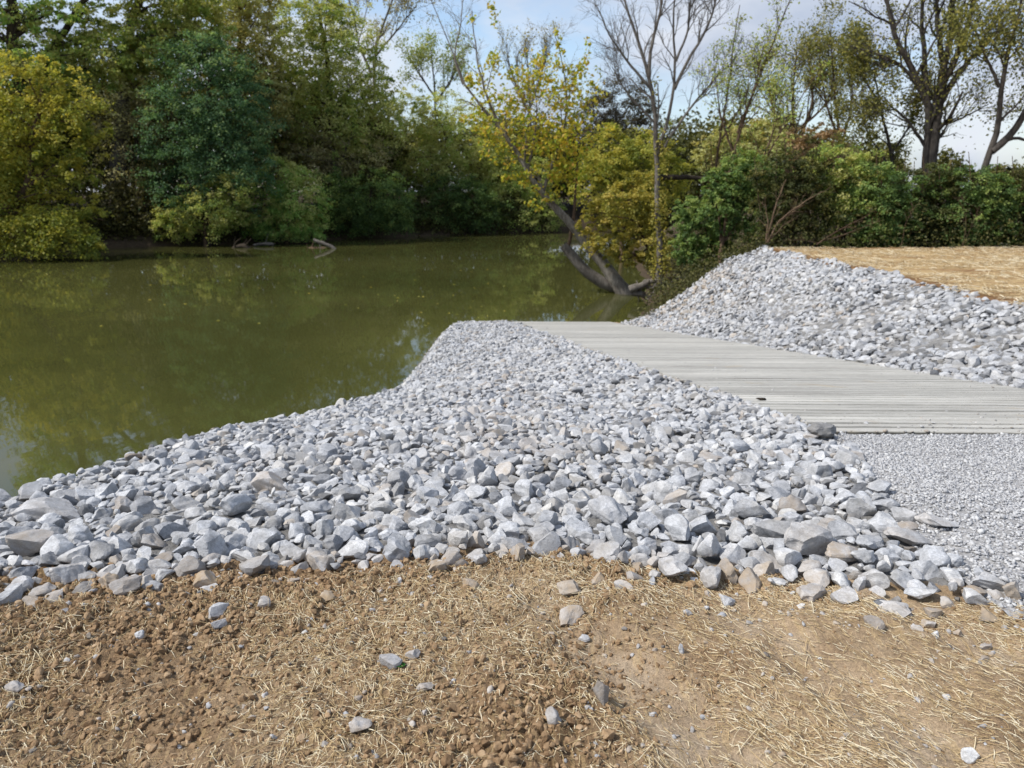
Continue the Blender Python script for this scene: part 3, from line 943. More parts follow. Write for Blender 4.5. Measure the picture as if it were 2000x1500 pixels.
def straw_mesh(name, X, Y, Z, length, width, yaw, lift, r, mat):
    """bent three-sided stalks"""
    n = len(X)
    t = np.linspace(-.5, .5, 4)
    dirs = np.stack([np.cos(yaw), np.sin(yaw)], -1)
    perp = np.stack([-dirs[:, 1], dirs[:, 0]], -1)
    bend = r.normal(size=n) * 0.16
    kink = r.normal(size=n) * 0.12
    Pts = np.zeros((n, 4, 3))
    for i, tt in enumerate(t):
        off = bend * (tt * tt - 0.1) + kink * max(0, tt)
        Pts[:, i, 0] = X + length * (dirs[:, 0] * tt + perp[:, 0] * off)
        Pts[:, i, 1] = Y + length * (dirs[:, 1] * tt + perp[:, 1] * off)
    tilt = r.normal(size=n) * lift
    for i, tt in enumerate(t):
        Pts[:, i, 2] = (ground_z if name == 'straw' else height)(Pts[:, i, 0], Pts[:, i, 1]) + Z + width * .6 + np.abs(tilt) * length * (tt * np.sign(tilt) + .5)
    out = np.zeros((n, 4, 3, 3))
    for k, a in enumerate((0, 2.1, 4.2)):
        off = np.zeros((n, 3))
        off[:, :2] = perp * (math.cos(a) * width * .5)[:, None] if np.ndim(width) else perp * math.cos(a) * width * .5
        off[:, 2] = math.sin(a) * width * .32
        out[:, :, k] = Pts + off[:, None]
    b = (np.arange(n) * 12)[:, None, None]
    f = []
    for i in range(3):
        for k in range(3):
            k2 = (k + 1) % 3
            f.append([i * 3 + k, i * 3 + k2, i * 3 + 3 + k2, i * 3 + 3 + k])
    f = np.array(f)[None] + b
    tint = np.repeat(r.random(n), 12)
    return mesh_from(name, out.reshape(-1, 3), f.reshape(-1, 4), mat, {'tint': tint}, True)
n = 330000
X = r.uniform(-3.1, 3.4, n); Y = r.uniform(1.1, 3.3, n)
q = 0.5 + 1.2 * fbm(X + .3 * Y, Y, 1.7, 3, 61) + 0.18 * sstep(-.3, 1.2, X)
ok = (r.random(n) < np.clip(q, .10, 1) * .36 * (1 - .72 * track(X, Y))) & (Y < soil_edge(X) + 0.10 * r.random(n)) & (np.abs(X) < 0.75 * Y + 0.5)
X, Y = X[ok], Y[ok]
n = len(X)
Ls = r.uniform(.006, .042, n) * (1 + 2.0 * (r.random(n) < .08))
wd = r.uniform(.0009, .0029, n)
comb = sstep(-.2, 1.0, X)                       # combed by the tracks at right
yaw = np.where(r.random(n) < 0.75 * comb, R(128) + r.normal(size=n) * .35, r.random(n) * math.pi)
tag(obj('straw', straw_mesh('straw', X, Y, r.uniform(0, .007, n), Ls, wd, yaw, .14, r, M_STRAW)), 'short golden straw scattered over the soil', 'straw', None, 'stuff')
# straw blown among the front stones and lying on the far field
n = 16000
X = np.concatenate([r.uniform(9.25, 21, n)]); Y = np.concatenate([r.uniform(10, 27.6, n)])
ok = r.random(n) < np.clip(.55 + 1.4 * fbm(X * .4, Y, 1.2, 3, 63), .05, 1)
X, Y = X[ok], Y[ok]; n = len(X)
tag(obj('field_straw', straw_mesh('field_straw', X, Y, 0.02 + r.uniform(0, .03, n), r.uniform(.12, .34, n), r.uniform(.010, .022, n), r.random(n) * math.pi, .12, r, M_STRAW)),
    'golden straw mulch spread over the far field', 'straw', None, 'stuff')

# small odds and ends
def leafblade(name, loc, size, mat, yaw=0):
    t = np.linspace(0, 1, 7)
    w = np.sin(t * math.pi) ** .8 * .33
    V = []
    for i in range(7):
        for s in (-1, 0, 1):
            V.append((t[i] - .5, s * w[i], abs(s) * .10 * w[i] / .33 + .1 * (t[i] - .5) ** 2))
    V = np.array(V) * size
    Vt = np.concatenate([V, V - np.array([0, 0, .012 * size])])
    f = []
    for i in range(6):
        for s in range(2):
            a = i * 3 + s
            f.append([a, a + 1, a + 4, a + 3]); f.append([a + 21, a + 24, a + 25, a + 22])
    o = obj(name, mesh_from(name, Vt, np.array(f), mat, {'tint': np.full(len(Vt), .5)}, True), None, loc)
    o.rotation_euler = (0.15, 0.1, yaw)
    return o
p = ground_hit(782, 1311)
tag(leafblade('green_leaf', (p[0], p[1], float(ground_z(p[0], p[1])) + .014), .04, leaf_mat('fresh_leaf', [(.03, .14, .02), (.05, .2, .03)]), .4), 'small bright green leaf lying by a grey stone', 'leaf')
v, f = stone_shape(3, 77, .8, 12)
p = ground_hit(1012, 1063, .03)
o = obj('brick_fragment', mesh_from('brick_fragment', v * .05, f, simple('red_brick', [(0.3, (.22, .05, .025)), (0.7, (.36, .10, .05))], 40), {'tint': np.full(len(v), .5)}, True, 25), None, (p[0], p[1], float(height(p[0], p[1])) + .035))
tag(o, 'small red brick fragment caught at the front edge of the stones', 'brick')
v, f = stone_shape(3, 78, .45, 10)
Yp = 8.05
o = obj('bark_chip', mesh_from('bark_chip', v * np.array([.13, .06, .06]), f, B_DARK, None, True, 25), None, (at(1487, 776, Yp)[0], Yp, float(ramp_z(Yp)) + .02))
tag(o, 'dark bark chip lying near the left edge of the ramp', 'debris')

# ------------------------------------------------------------------ trees
class Wood:
    def __init__(s):
        s.V, s.F, s.n = [], [], 0
    def tubes(s, P, Rd, sides):
        """P (N,n,3) polylines, Rd (N,n) radii"""
        N, n, _ = P.shape
        T = np.empty_like(P)
        T[:, 1:-1] = P[:, 2:] - P[:, :-2]; T[:, 0] = P[:, 1] - P[:, 0]; T[:, -1] = P[:, -1] - P[:, -2]
        T = nrm(T)
        ref = np.where(np.abs(T[:, :1, 2:3]) > .85, np.array([1., 0, 0]), np.array([0, 0, 1.]))
        U = nrm(np.cross(T, np.broadcast_to(ref, T.shape)))
        Vv = np.cross(T, U)
        a = np.arange(sides) * 2 * math.pi / sides
        ring = (U[:, :, None] * np.cos(a)[:, None] + Vv[:, :, None] * np.sin(a)[:, None]) * Rd[:, :, None, None]
        pts = (P[:, :, None] + ring).reshape(-1, 3)
        base = s.n + (np.arange(N) * n * sides)[:, None, None, None]
        i = np.arange(n - 1)[:, None] * sides
        k = np.arange(sides)[None]
        k2 = (k + 1) % sides
        f = np.stack([i + k, i + k2, i + sides + k2, i + sides + k], -1)[None] + base
        s.V.append(pts); s.F.append(f.reshape(-1, 4)); s.n += len(pts)
    def mesh(s, name, mat):
        return mesh_from(name, np.concatenate(s.V), np.concatenate(s.F), mat, None, True)
def resample(P, n, wob=0.0, r=None):
    P = np.asarray(P, float)
    d = np.concatenate([[0], np.cumsum(np.linalg.norm(np.diff(P, axis=0), axis=1))])
    t = np.linspace(0, d[-1], n)
    # smooth the corners a little
    Q = np.stack([np.interp(t, d, P[:, k]) for k in range(3)], -1)
    for _ in range(2):
        Q[1:-1] = (Q[:-2] + 2 * Q[1:-1] + Q[2:]) / 4
    if wob:
        w = r.normal(size=(n, 3)) * wob
        w[0] = 0
        Q = Q + w
    return Q
def kids(P, Rd, k, t0, t1, length, ang, up, npt, r, rk=.6, wander=.17, taper=.35, lenfall=.55, minr=.006):
    """k side branches on every polyline of P"""
    N, n, _ = P.shape
    t = r.uniform(t0, t1, (N, k))
    fi = t * (n - 1)
    i0 = np.clip(fi.astype(int), 0, n - 2)
    fr = (fi - i0)[..., None]
    idx = np.arange(N)[:, None]
    A, B = P[idx, i0], P[idx, i0 + 1]
    st = A * (1 - fr) + B * fr
    rd = (Rd[idx, i0] * (1 - fr[..., 0]) + Rd[idx, i0 + 1] * fr[..., 0]) * rk
    T = nrm(B - A)
    ra_ = r.normal(size=T.shape)
    pe = nrm(ra_ - (ra_ * T).sum(-1, keepdims=True) * T)
    an = R(ang) * r.uniform(.7, 1.3, (N, k))[..., None]
    D = nrm(T * np.cos(an) + pe * np.sin(an) + np.array([0, 0, up]))
    Ln = length * (1 - lenfall * t) * r.uniform(.6, 1.25, (N, k))
    D, st, Ln, rd = D.reshape(-1, 3), st.reshape(-1, 3), Ln.reshape(-1), np.maximum(rd.reshape(-1), minr)
    M = len(D)
    Q = np.zeros((M, npt, 3))
    Q[:, 0] = st
    d = D
    for j in range(1, npt):
        d = nrm(d + r.normal(size=(M, 3)) * wander + np.array([0, 0, up * .25]))
        Q[:, j] = Q[:, j - 1] + d * (Ln / (npt - 1))[:, None]
    return Q, rd[:, None] * np.linspace(1, taper, npt)[None]
def leaf_mesh(name, C, S, B, tint, mat, r, bias=.8):
    """one folded blade per leaf"""
    n = len(C)
    N = nrm(B * bias * 1.5 + np.array([-.35, 0, .5]) * bias + r.normal(size=(n, 3)))
    a = nrm(np.cross(N, r.normal(size=(n, 3))))
    b = np.cross(N, a)
    s = S[:, None]
    V = np.stack([C - a * s * .5, C + b * s * .36 + N * s * .12, C + a * s * .55 - N * s * .1, C - b * s * .36 + N * s * .12], 1)
    f = np.arange(n * 4).reshape(n, 4)
    return mesh_from(name, V.reshape(-1, 3), f, mat, {'tint': np.repeat(np.clip(tint, 0, 1), 4)}, False)

_lm = {}
def lmat(cols, trans=.45):
    key = (tuple(cols), trans)
    if key not in _lm:
        _lm[key] = leaf_mat('foliage', cols, trans)
    return _lm[key]
def px_stem(pts, Y, dy=0.0):
    """photo outline of a limb, given real depth"""
    P = []
    for i, q in enumerate(pts):
        yy = Y + (q[2] if len(q) > 2 else 0) + dy * i
        P.append(at(q[0], q[1], yy))
    return P
def blob_crown(name, lobes, Y, n, size, mat, seed, parent, depth=.85, spray=None, droop=.25, skew=0.0, base_tint=.5):
    """sprays of leaves over the shells of several lobes (x, y, rx, ry in photo pixels[, depth offset])"""
    r = np.random.default_rng(seed)
    m = pxm(Y)
    ar = np.array([l[2] * l[3] for l in lobes], float)
    Cs, Ss, Bs, Ts, cent = [], [], [], [], []
    for l, w in zip(lobes, ar / ar.sum()):
        dyo = l[4] if len(l) > 4 else 0
        c = at(l[0], l[1], Y + dyo)
        rad = np.array([l[2] * m, depth * .5 * (l[2] + l[3]) * m, l[3] * m])
        cent.append((c, rad))
        nl = int(n * w)
        per = 46
        ns = max(6, nl // per)
        dirs = nrm(r.normal(size=(ns, 3)))
        rr = r.uniform(.35, 1.0, ns) ** .55
        rr *= 1 + .16 * r.normal(size=ns) * (r.random(ns) < .5)
        sc = c + dirs * rr[:, None] * rad
        sr = (spray or .16) * (rad.mean()) * r.uniform(.55, 1.5, ns)
        k = r.integers(0, ns, nl)
        off = r.normal(size=(nl, 3)) * np.array([1.0, 1.0, .55])
        outw = nrm(dirs * rad)
        P = sc[k] + off * sr[k][:, None] * .62
        # sprays hang outwards and down
        along = np.abs(r.normal(size=nl)) * sr[k]
        P += outw[k] * along[:, None] * .6
        P[:, 2] -= droop * along * 1.2
        Cs.append(P)
        Ss.append(size * r.uniform(.55, 1.3, nl))
        Bs.append(outw[k] * .6 + np.array([0, 0, .7]))
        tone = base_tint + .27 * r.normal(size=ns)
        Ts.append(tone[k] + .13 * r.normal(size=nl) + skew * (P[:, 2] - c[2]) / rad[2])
    C = np.concatenate(Cs)
    lo = np.maximum(height(C[:, 0], C[:, 1], False), WATER_Z) + .12
    keep = C[:, 2] > lo
    C, S, B, T = C[keep], np.concatenate(Ss)[keep], np.concatenate(Bs)[keep], np.concatenate(Ts)[keep]
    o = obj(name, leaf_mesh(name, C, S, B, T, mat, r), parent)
    return o, cent
def foot(P):
    q = np.array(P[0], float)
    q[2] = min(q[2], float(height(q[0], q[1], False))) - .15
    return q
def rebase(root):
    """children were built in world space: keep them there under a root that stands at the base"""
    l = root.location.copy()
    for ch in root.children:
        ch.matrix_parent_inverse = Matrix.Translation(-l)

def leafy(name, label, cat, Y, stem, r0, lobes, n, size, cols, seed, bark_m=B_DARK, group=None, spray=None, droop=.25, skew=0.0, depth=.85, trans=.45, extra=(), limbs=9, tint=.5):
    """tree or shrub with a full crown: trunk with limbs reaching into every lobe + crown"""
    r = np.random.default_rng(seed + 5000)
    P = px_stem(stem, Y)
    b = foot(P)
    P = [b] + [q for q in P if q[2] > b[2] + .05]
    root = empty(name, b)
    tag(root, label, cat, group)
    w = Wood()
    Q = resample(P, 12, r0 * .25, r)
    rd = r0 * np.linspace(1.15, .28, 12)
    w.tubes(Q[None], rd[None], 8)
    for st, rr0 in extra:
        E = resample(px_stem(st, Y), 9, rr0 * .3, r)
        w.tubes(E[None], (rr0 * np.linspace(1, .35, 9))[None], 6)
    k_ = 1.45 if Y > 55 else 1.2
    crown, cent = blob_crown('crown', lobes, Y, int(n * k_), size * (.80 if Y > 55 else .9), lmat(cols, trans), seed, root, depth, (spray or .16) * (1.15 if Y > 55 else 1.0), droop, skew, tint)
    for c, rad in cent:
        i = int(np.argmin(np.linalg.norm(Q - c, axis=1) + (Q[:, 2] > c[2]) * 3))
        i = max(2, min(i, 10))
        for k in range(max(2, limbs // len(cent))):
            tgt = c + r.normal(size=3) * rad * .5
            mid = (Q[i] + tgt) / 2 + np.array([0, 0, .10 * np.linalg.norm(tgt - Q[i])])
            B = resample([Q[i], mid, tgt], 7, .05, r)
            rb = rd[i] * r.uniform(.3, .55) * np.linspace(1, .25, 7)
            w.tubes(B[None], rb[None], 5)
            K, kr = kids(B[None], rb[None], 5, .3, 1, rad.mean() * .8, 45, .15, 5, r)
            w.tubes(K, kr, 3)
    obj('trunk', w.mesh('trunk', bark_m), root)
    rebase(root)
    return root

def airy(name, label, cat, Y, stems, levels, bark_m, seed, leaves=0, size=.2, cols=None, lobes=None, group=None, trans=.45, spread=.25, tipminr=.006, parts=None):
    """open tree: drawn limbs, then side branches by level; sparse leaves on the twigs.
    stems: (pixel polyline, base radius, tip radius); levels: list of (k, t0, t1, length, angle, up)"""
    r = np.random.default_rng(seed)
    P0 = px_stem(stems[0][0], Y)
    b = foot(P0)
    root = empty(name, b)
    tag(root, label, cat, group)
    w = Wood()
    cur_P, cur_R = [], []
    for j, (st, ra0, ra1) in enumerate(stems):
        P = px_stem(st, Y)
        if j == 0 and P[0][2] > b[2] + .1:
            P = [b] + P
        Q = resample(P, 14, ra0 * .18, r)
        rd = ra1 + (ra0 - ra1) * np.linspace(1, 0, 14) ** (1.7 if seed == 161 else .8)
        if j == 0:
            rd[0] *= 1.5; rd[1] *= 1.15
        w.tubes(Q[None], rd[None], 9)
        cur_P.append(Q); cur_R.append(rd)
    P, Rd = np.array(cur_P), np.array(cur_R)
    tips = [P[:, 5:]]
    for li, (k, t0, t1, ln, an, up) in enumerate(levels):
        P, Rd = kids(P, Rd, k, t0, t1, ln, an, up, 6 if li == 0 else 5, r, rk=.55, minr=tipminr)
        w.tubes(P, Rd, 5 if li == 0 else 3)
        tips.append(P)
    obj('trunk', w.mesh('trunk', bark_m), root)
    if leaves:
        T = P.reshape(-1, 3)
        if lobes is not None:
            m = pxm(Y)
            Cs = []
            ar = np.array([l[2] * l[3] * (l[4] if len(l) > 4 else 1) for l in lobes], float)
            for l, q in zip(lobes, ar / ar.sum()):
                c = at(l[0], l[1], Y)
                k = int(leaves * q)
                sp = r.normal(size=(max(4, k // 14), 3)) * .5
                ii = r.integers(0, len(sp), k)
                Cs.append(c + (sp[ii] + r.normal(size=(k, 3)) * .13) * np.array([l[2], (l[2] + l[3]) * .45, l[3]]) * m)
            C = np.concatenate(Cs)
        else:
            C = T[r.integers(0, len(T), leaves)] + r.normal(size=(leaves, 3)) * spread
        tint = .5 + .28 * r.normal(size=len(C))
        lo = np.maximum(height(C[:, 0], C[:, 1], False), WATER_Z) + .1
        ok = C[:, 2] > lo
        obj('crown', leaf_mesh('crown', C[ok], size * r.uniform(.6, 1.25, ok.sum()), np.tile([0, 0, .5], (ok.sum(), 1)), tint[ok], lmat(cols, trans), r, .5), root)
    for fn in (parts or ()):
        fn(root, r)
    rebase(root)
    return root

OLIVE = ((0.14, 0.206, 0.059), (0.335, 0.434, 0.107), (0.5, 0.5, 0.162), (0.5, 0.5, 0.21))
GREEN = ((0.048, 0.086, 0.027), (0.098, 0.165, 0.051), (0.183, 0.278, 0.08), (0.321, 0.39, 0.116))
BLUEG = ((0.038, 0.077, 0.038), (0.09, 0.177, 0.084), (0.15, 0.265, 0.129), (0.29, 0.389, 0.165))
YELLO = ((0.14, 0.18, 0.035), (0.27, 0.3, 0.055), (0.42, 0.39, 0.07), (0.5, 0.44, 0.09))
RUST = ((0.181, 0.181, 0.071), (0.455, 0.388, 0.141), (0.5, 0.5, 0.201), (0.5, 0.5, 0.238))
BROWN = ((0.142, 0.131, 0.075), (0.292, 0.263, 0.138), (0.468, 0.408, 0.195), (0.5, 0.5, 0.242))
GOLD = ((.13, .145, .028), (.28, .27, .055), (.42, .36, .075), (.50, .41, .11))
HEDGE = ((0.026, 0.034, 0.012), (0.06, 0.076, 0.024), (0.107, 0.12, 0.038), (0.18, 0.166, 0.058))
LIMEY = ((0.063, 0.074, 0.023), (0.149, 0.16, 0.046), (0.271, 0.266, 0.074), (0.416, 0.361, 0.108))
LIME = ((0.133, 0.239, 0.061), (0.305, 0.483, 0.121), (0.5, 0.5, 0.177), (0.5, 0.5, 0.212))

FB = 'trees on the far river bank'
leafy('tree', 'yellow-green tree at far left leaning out over the water', 'tree', 60, [(-30, 432), (50, 392), (68, 330), (60, 250), (85, 170)], .42,
      [(20, 165, 70, 50), (95, 140, 45, 30), (60, 225, 80, 45), (150, 205, 50, 40), (10, 280, 80, 50), (120, 275, 62, 36), (180, 250, 30, 28), (60, 345, 70, 38), (160, 335, 46, 30), (20, 410, 70, 40),
       (110, 410, 62, 34), (172, 405, 30, 26), (50, 465, 80, 26), (130, 455, 50, 26), (178, 470, 18, 24), (-120, 260, 120, 150)],
      27000, .30, YELLO, 101, B_BROWN, FB, .20, .5, .14, tint=.56, limbs=32)
leafy('shrub', 'lime-green bush trailing in the water under the yellow-green tree', 'shrub', 58, [(60, 505), (70, 480), (80, 450)], .12,
      [(40, 455, 70, 28), (120, 462, 50, 28), (175, 478, 24, 22), (90, 425, 50, 24)], 4500, .28, YELLO, 131, B_BROWN, FB, .34, .7, .1, tint=.42)
leafy('tree', 'tall tree with a straight dark trunk at the upper left corner', 'tree', 74, [(40, 430), (40, 200), (33, 60), (20, -60), (10, -150)], .85,
      [(10, -20, 70, 70), (-40, 60, 60, 60), (110, 40, 38, 35), (60, -90, 90, 50), (20, 150, 60, 45), (-60, -60, 80, 70), (60, 110, 70, 40), (0, 100, 60, 30), (70, 30, 25, 30)], 14000, .36, LIME, 102, B_DARK, FB, .16, tint=.5, limbs=16)
leafy('tree', 'dark tree whose trunk leans right between the straight trunk and the pale trunk', 'tree', 76, [(60, 430), (72, 200), (95, 95), (150, 30), (215, -70)], .6,
      [(150, 70, 42, 36), (190, 30, 42, 40), (120, 140, 60, 40), (215, 130, 45, 40), (230, -60, 80, 50), (170, 110, 60, 45), (260, 90, 50, 40), (100, 100, 40, 35)], 14000, .36, OLIVE, 103, B_DARK, FB, .16, tint=.5, limbs=16)
leafy('tree', 'tall sycamore with a pale leaning trunk behind the dark green tree', 'tree', 78, [(232, 440), (242, 160), (258, 60), (275, 0), (310, -110)], .85,
      [(330, 20, 60, 50), (290, 70, 42, 45), (370, -40, 100, 60), (290, 150, 50, 50), (400, 40, 45, 45), (250, 10, 30, 40), (300, 110, 70, 40), (340, 80, 60, 50), (390, 90, 50, 40)], 19000, .36, OLIVE, 104, B_GREY, FB, .15, tint=.55, limbs=14)
for i, (tx, lab, cc, k) in enumerate(((-270, 'tall olive tree beyond the left frame edge beside the yellow-green tree', OLIVE, 0), (-440, 'green tree farther left along the far bank, outside the frame', LIME, -40), (-640, 'dark tree at the far left end of the far bank, outside the frame', GREEN, 20))):
    leafy('tree', lab, 'tree', 66 - 3 * i, [(tx, 440), (tx + 4, 250), (tx, 60 + k)], .45,
          [(tx, 60 + k, 80, 80), (tx - 60, 180, 85, 90), (tx + 60, 170, 80, 90), (tx, 300, 110, 80), (tx + 20, 420, 110, 55), (tx - 70, 410, 70, 60)], 15000, .36, cc, 180 + i, B_DARK, FB, .15, .35, .05)
leafy('tree', 'dark bluish-green rounded tree in the far bank wood', 'tree', 75, [(400, 450), (405, 300), (410, 180), (415, 90)], .4,
      [(395, 165, 85, 85), (350, 255, 78, 85), (460, 225, 70, 85), (470, 300, 60, 75), (365, 345, 85, 60), (420, 115, 55, 50), (480, 180, 40, 50), (420, 300, 70, 70)], 32000, .26, BLUEG, 105, B_DARK, FB, .12, .35, .05, tint=.48)
leafy('tree', 'thin brownish tree filling the gap left of the dark bluish-green tree', 'tree', 77, [(255, 450), (262, 320), (280, 200)], .25,
      [(250, 290, 70, 110), (215, 190, 60, 80), (290, 400, 75, 60), (240, 410, 60, 50), (300, 215, 45, 60)], 14000, .27, BROWN, 106, B_DARK, FB, .14, tint=.55)
leafy('tree', 'tall yellow-brown tree rising above the dark bluish-green tree', 'tree', 86, [(470, 440), (475, 250), (470, 100), (462, -20)], .5,
      [(465, 40, 62, 75), (420, -25, 85, 60), (505, 110, 50, 80), (525, 190, 38, 60), (390, 45, 40, 45), (500, -30, 45, 60)], 19000, .32, RUST, 107, B_BROWN, FB, .13, .3, .0, tint=.6)
leafy('tree', 'tall olive tree with the highest full crown, left of the open sky', 'tree', 92, [(640, 440), (648, 280), (640, 120), (620, 10)], .55,
      [(615, 90, 80, 95), (690, 130, 60, 95), (640, 225, 100, 90), (715, 225, 68, 80), (575, 200, 45, 90), (595, 20, 55, 60), (640, 40, 50, 60), (745, 175, 30, 45)], 34000, .32, OLIVE, 108, B_DARK, FB, .11, .3, .08, tint=.55)
leafy('shrub', 'bright green bush hanging over the water right of the dark bluish-green tree', 'shrub', 78, [(560, 470), (565, 420), (570, 360)], .2,
      [(585, 395, 55, 65), (545, 345, 48, 45), (505, 425, 55, 38), (610, 440, 30, 30), (560, 430, 55, 35)], 17000, .25, LIME, 109, B_BROWN, FB, .13, .45, .15, tint=.42)
leafy('shrub', 'low yellow-green bush under the dark bluish-green tree', 'shrub', 74, [(400, 470), (400, 430), (410, 390)], .15,
      [(350, 425, 50, 35), (410, 405, 60, 45), (455, 375, 45, 40), (330, 445, 30, 25)], 10000, .24, OLIVE, 110, B_BROWN, FB, .14, .4, .1, tint=.58)
leafy('shrub', 'dark green bush in front of the tall olive tree', 'shrub', 86, [(720, 455), (722, 420), (725, 370)], .2,
      [(725, 385, 72, 52), (690, 420, 62, 38), (770, 410, 42, 45), (650, 380, 40, 45)], 17000, .25, GREEN, 111, B_DARK, FB, .12, .4, .12, tint=.45)
leafy('tree', 'brown twiggy tree between the tall olive tree and its green bush', 'tree', 90, [(655, 450), (660, 330), (690, 260)], .25,
      [(620, 310, 70, 50), (560, 285, 50, 60), (690, 300, 70, 45)], 9000, .28, BROWN, 112, B_GREY, FB, .15, tint=.5, extra=[([(665, 400), (668, 320), (690, 250)], .16)])
leafy('tree', 'broad yellow-green tree right of the tall olive tree', 'tree', 99, [(870, 450), (872, 340), (868, 240)], .4,
      [(850, 225, 72, 45), (900, 270, 85, 62), (825, 300, 68, 66), (930, 335, 82, 56), (800, 215, 38, 42), (860, 330, 70, 55), (960, 290, 45, 45)], 26000, .29, OLIVE, 113, B_DARK, FB, .11, .3, .12, tint=.66)
leafy('shrub', 'dark low bush at the water under the broad yellow-green tree', 'shrub', 95, [(870, 455), (872, 430), (875, 390)], .2,
      [(855, 405, 66, 44), (925, 405, 60, 46), (800, 425, 40, 30), (890, 370, 60, 35)], 15000, .26, GREEN, 114, B_DARK, FB, .13, .4, .1, tint=.42)
leafy('shrub', 'green bush at the river bend just left of the leaning sycamore', 'shrub', 99, [(1010, 455), (1012, 420), (1015, 370)], .2,
      [(1000, 400, 62, 52), (1055, 415, 52, 36), (985, 340, 48, 40), (1040, 350, 45, 45)], 13000, .27, OLIVE, 115, B_DARK, FB, .13, .35, .05, tint=.5)
airy('tree', 'nearly bare tree with thin twigs against the sky above the olive tree', 'tree', 108, [([(735, 300), (728, 150), (735, 80), (765, 0), (790, -60)], .35, .05), ([(728, 150), (700, 90), (690, 20), (660, -50)], .2, .04), ([(733, 110), (775, 60), (815, 10)], .16, .04)],
     [(9, .3, 1, 7, 40, .25), (6, .2, 1, 3.2, 40, .1), (4, .2, 1, 1.6, 40, .1)], B_GREY, 116, 3200, .30, BROWN, None, FB, spread=.35)
airy('tree', 'small sparse tree in the dip of the skyline below the clouds', 'tree', 112, [([(850, 300), (852, 200), (845, 130), (838, 90)], .3, .04), ([(852, 200), (885, 150), (905, 110)], .18, .04), ([(850, 190), (815, 140), (800, 110)], .16, .04)],
     [(9, .25, 1, 5, 42, .2), (6, .2, 1, 2.4, 42, .1), (4, .2, 1, 1.3, 40, .1)], B_GREY, 117, 4500, .30, OLIVE, None, FB, spread=.4)
airy('tree', 'leafless tree with upright twigs behind the top of the leaning sycamore', 'tree', 118, [([(1035, 330), (1035, 200), (1030, 120), (1025, 80)], .3, .04), ([(1035, 210), (1060, 140), (1068, 85)], .2, .04), ([(1034, 220), (1000, 150), (990, 100)], .2, .04)],
     [(10, .2, 1, 6, 28, .5), (7, .2, 1, 3, 30, .3), (4, .2, 1, 1.6, 35, .2)], B_GREY, 118, 900, .3, BROWN, None, FB, tipminr=.012)
leafy('tree', 'distant grey-brown round-topped tree behind the bare tree', 'tree', 116, [(1200, 430), (1202, 300), (1205, 200)], .4,
      [(1205, 205, 62, 50), (1165, 235, 42, 50), (1245, 235, 40, 55), (1200, 260, 75, 40)], 17000, .30, ((.03, .026, .017), (.062, .052, .033), (.10, .083, .05), (.15, .13, .06)), 119, B_GREY, FB, .12, .1, tint=.5)

RB = 'trees and shrubs along the right bank'
leafy('shrub', 'yellow-green thicket behind the bare tree and the leaning sycamore', 'shrub', 60, [(1215, 470), (1215, 380), (1210, 300)], .2,
      [(1190, 300, 55, 52), (1255, 310, 55, 62), (1165, 360, 48, 48), (1225, 370, 60, 50), (1300, 340, 40, 60)], 15000, .24, YELLO, 120, B_BROWN, RB, .13, .3, tint=.5)
leafy('shrub', 'golden leafed shrub overhanging the water at the foot of the bare tree', 'shrub', 38, [(1285, 545), (1265, 480), (1240, 420), (1215, 370)], .10,
      [(1205, 400, 62, 48), (1255, 385, 50, 55), (1185, 455, 48, 38), (1255, 470, 48, 48), (1150, 420, 26, 30), (1225, 500, 34, 22), (1285, 470, 30, 34), (1200, 500, 22, 22)], 13000, .15, GOLD, 121, B_BROWN, RB, .14, .35, .0, tint=.52)
leafy('shrub', 'deep green bush on the bank end between the bare tree and the stones', 'shrub', 32.5, [(1385, 525), (1380, 480), (1375, 430)], .09,
      [(1372, 440, 48, 46), (1385, 492, 46, 36), (1345, 412, 28, 30), (1335, 485, 26, 30), (1405, 470, 30, 36)], 19000, .105, GREEN, 122, B_BROWN, RB, .13, .3, .1, tint=.66)
leafy('shrub', 'tall green shrub with slender stems behind the deep green bush', 'shrub', 31, [(1410, 475), (1420, 420), (1445, 350)], .10,
      [(1450, 350, 58, 50), (1420, 400, 46, 50), (1470, 410, 50, 50), (1485, 340, 40, 40), (1400, 360, 30, 40)], 15000, .12, GREEN, 123, B_BROWN, RB, .13, .25, .08, tint=.55, extra=[([(1415, 470), (1450, 420), (1480, 380)], .06), ([(1408, 472), (1405, 420), (1390, 370)], .06)])
HX = [(1545, 'green shrub with a fan of bare brown stems at its foot', HEDGE, 278, .52), (1640, 'olive green shrub right of the fan of bare stems', OLIVE, 280, .42), (1725, 'dense dark shrub left of the big tree on the field edge', GREEN, 308, .44),
      (1815, 'dark shrub around the foot of the big multi-stemmed tree', HEDGE, 323, .4), (1905, 'dark green shrub right of the big multi-stemmed tree', GREEN, 300, .42), (1990, 'brownish vine-tangled shrub at the right frame edge', ((.02, .03, .01), (.05, .06, .018), (.10, .09, .03), (.16, .12, .05)), 318, .45)]
for i, (hx, lab, cols, top, tn) in enumerate(HX):
    top += (8, -6, 4, -10, 12, 2)[i]
    yy = 29.3 + .5 * (i % 2)
    leafy('shrub', lab, 'shrub', yy, [(hx, 486), (hx + 5, 430), (hx - 5, top + 40)], .08,
          [(hx - 12, top + 50, 58, 42), (hx + 32, top + 70, 52, 46), (hx, top + 105, 66, 46), (hx - 30, top + 118, 46, 42), (hx + 25, top + 135, 56, 36), (hx, 462, 62, 24)],
          15000, .11, cols, 130 + i, B_BROWN, RB, .16, .3, .10, tint=tn, limbs=24, extra=[([(hx + dx, 480), (hx + dx * 1.3 + 6 * (k % 3 - 1), 420), (hx + dx * 1.7 + 12 * (k % 2), top + 20 - 9 * (k * 7 % 5))], .03) for k, dx in enumerate((-42, -24, -8, 10, 26, 44))])
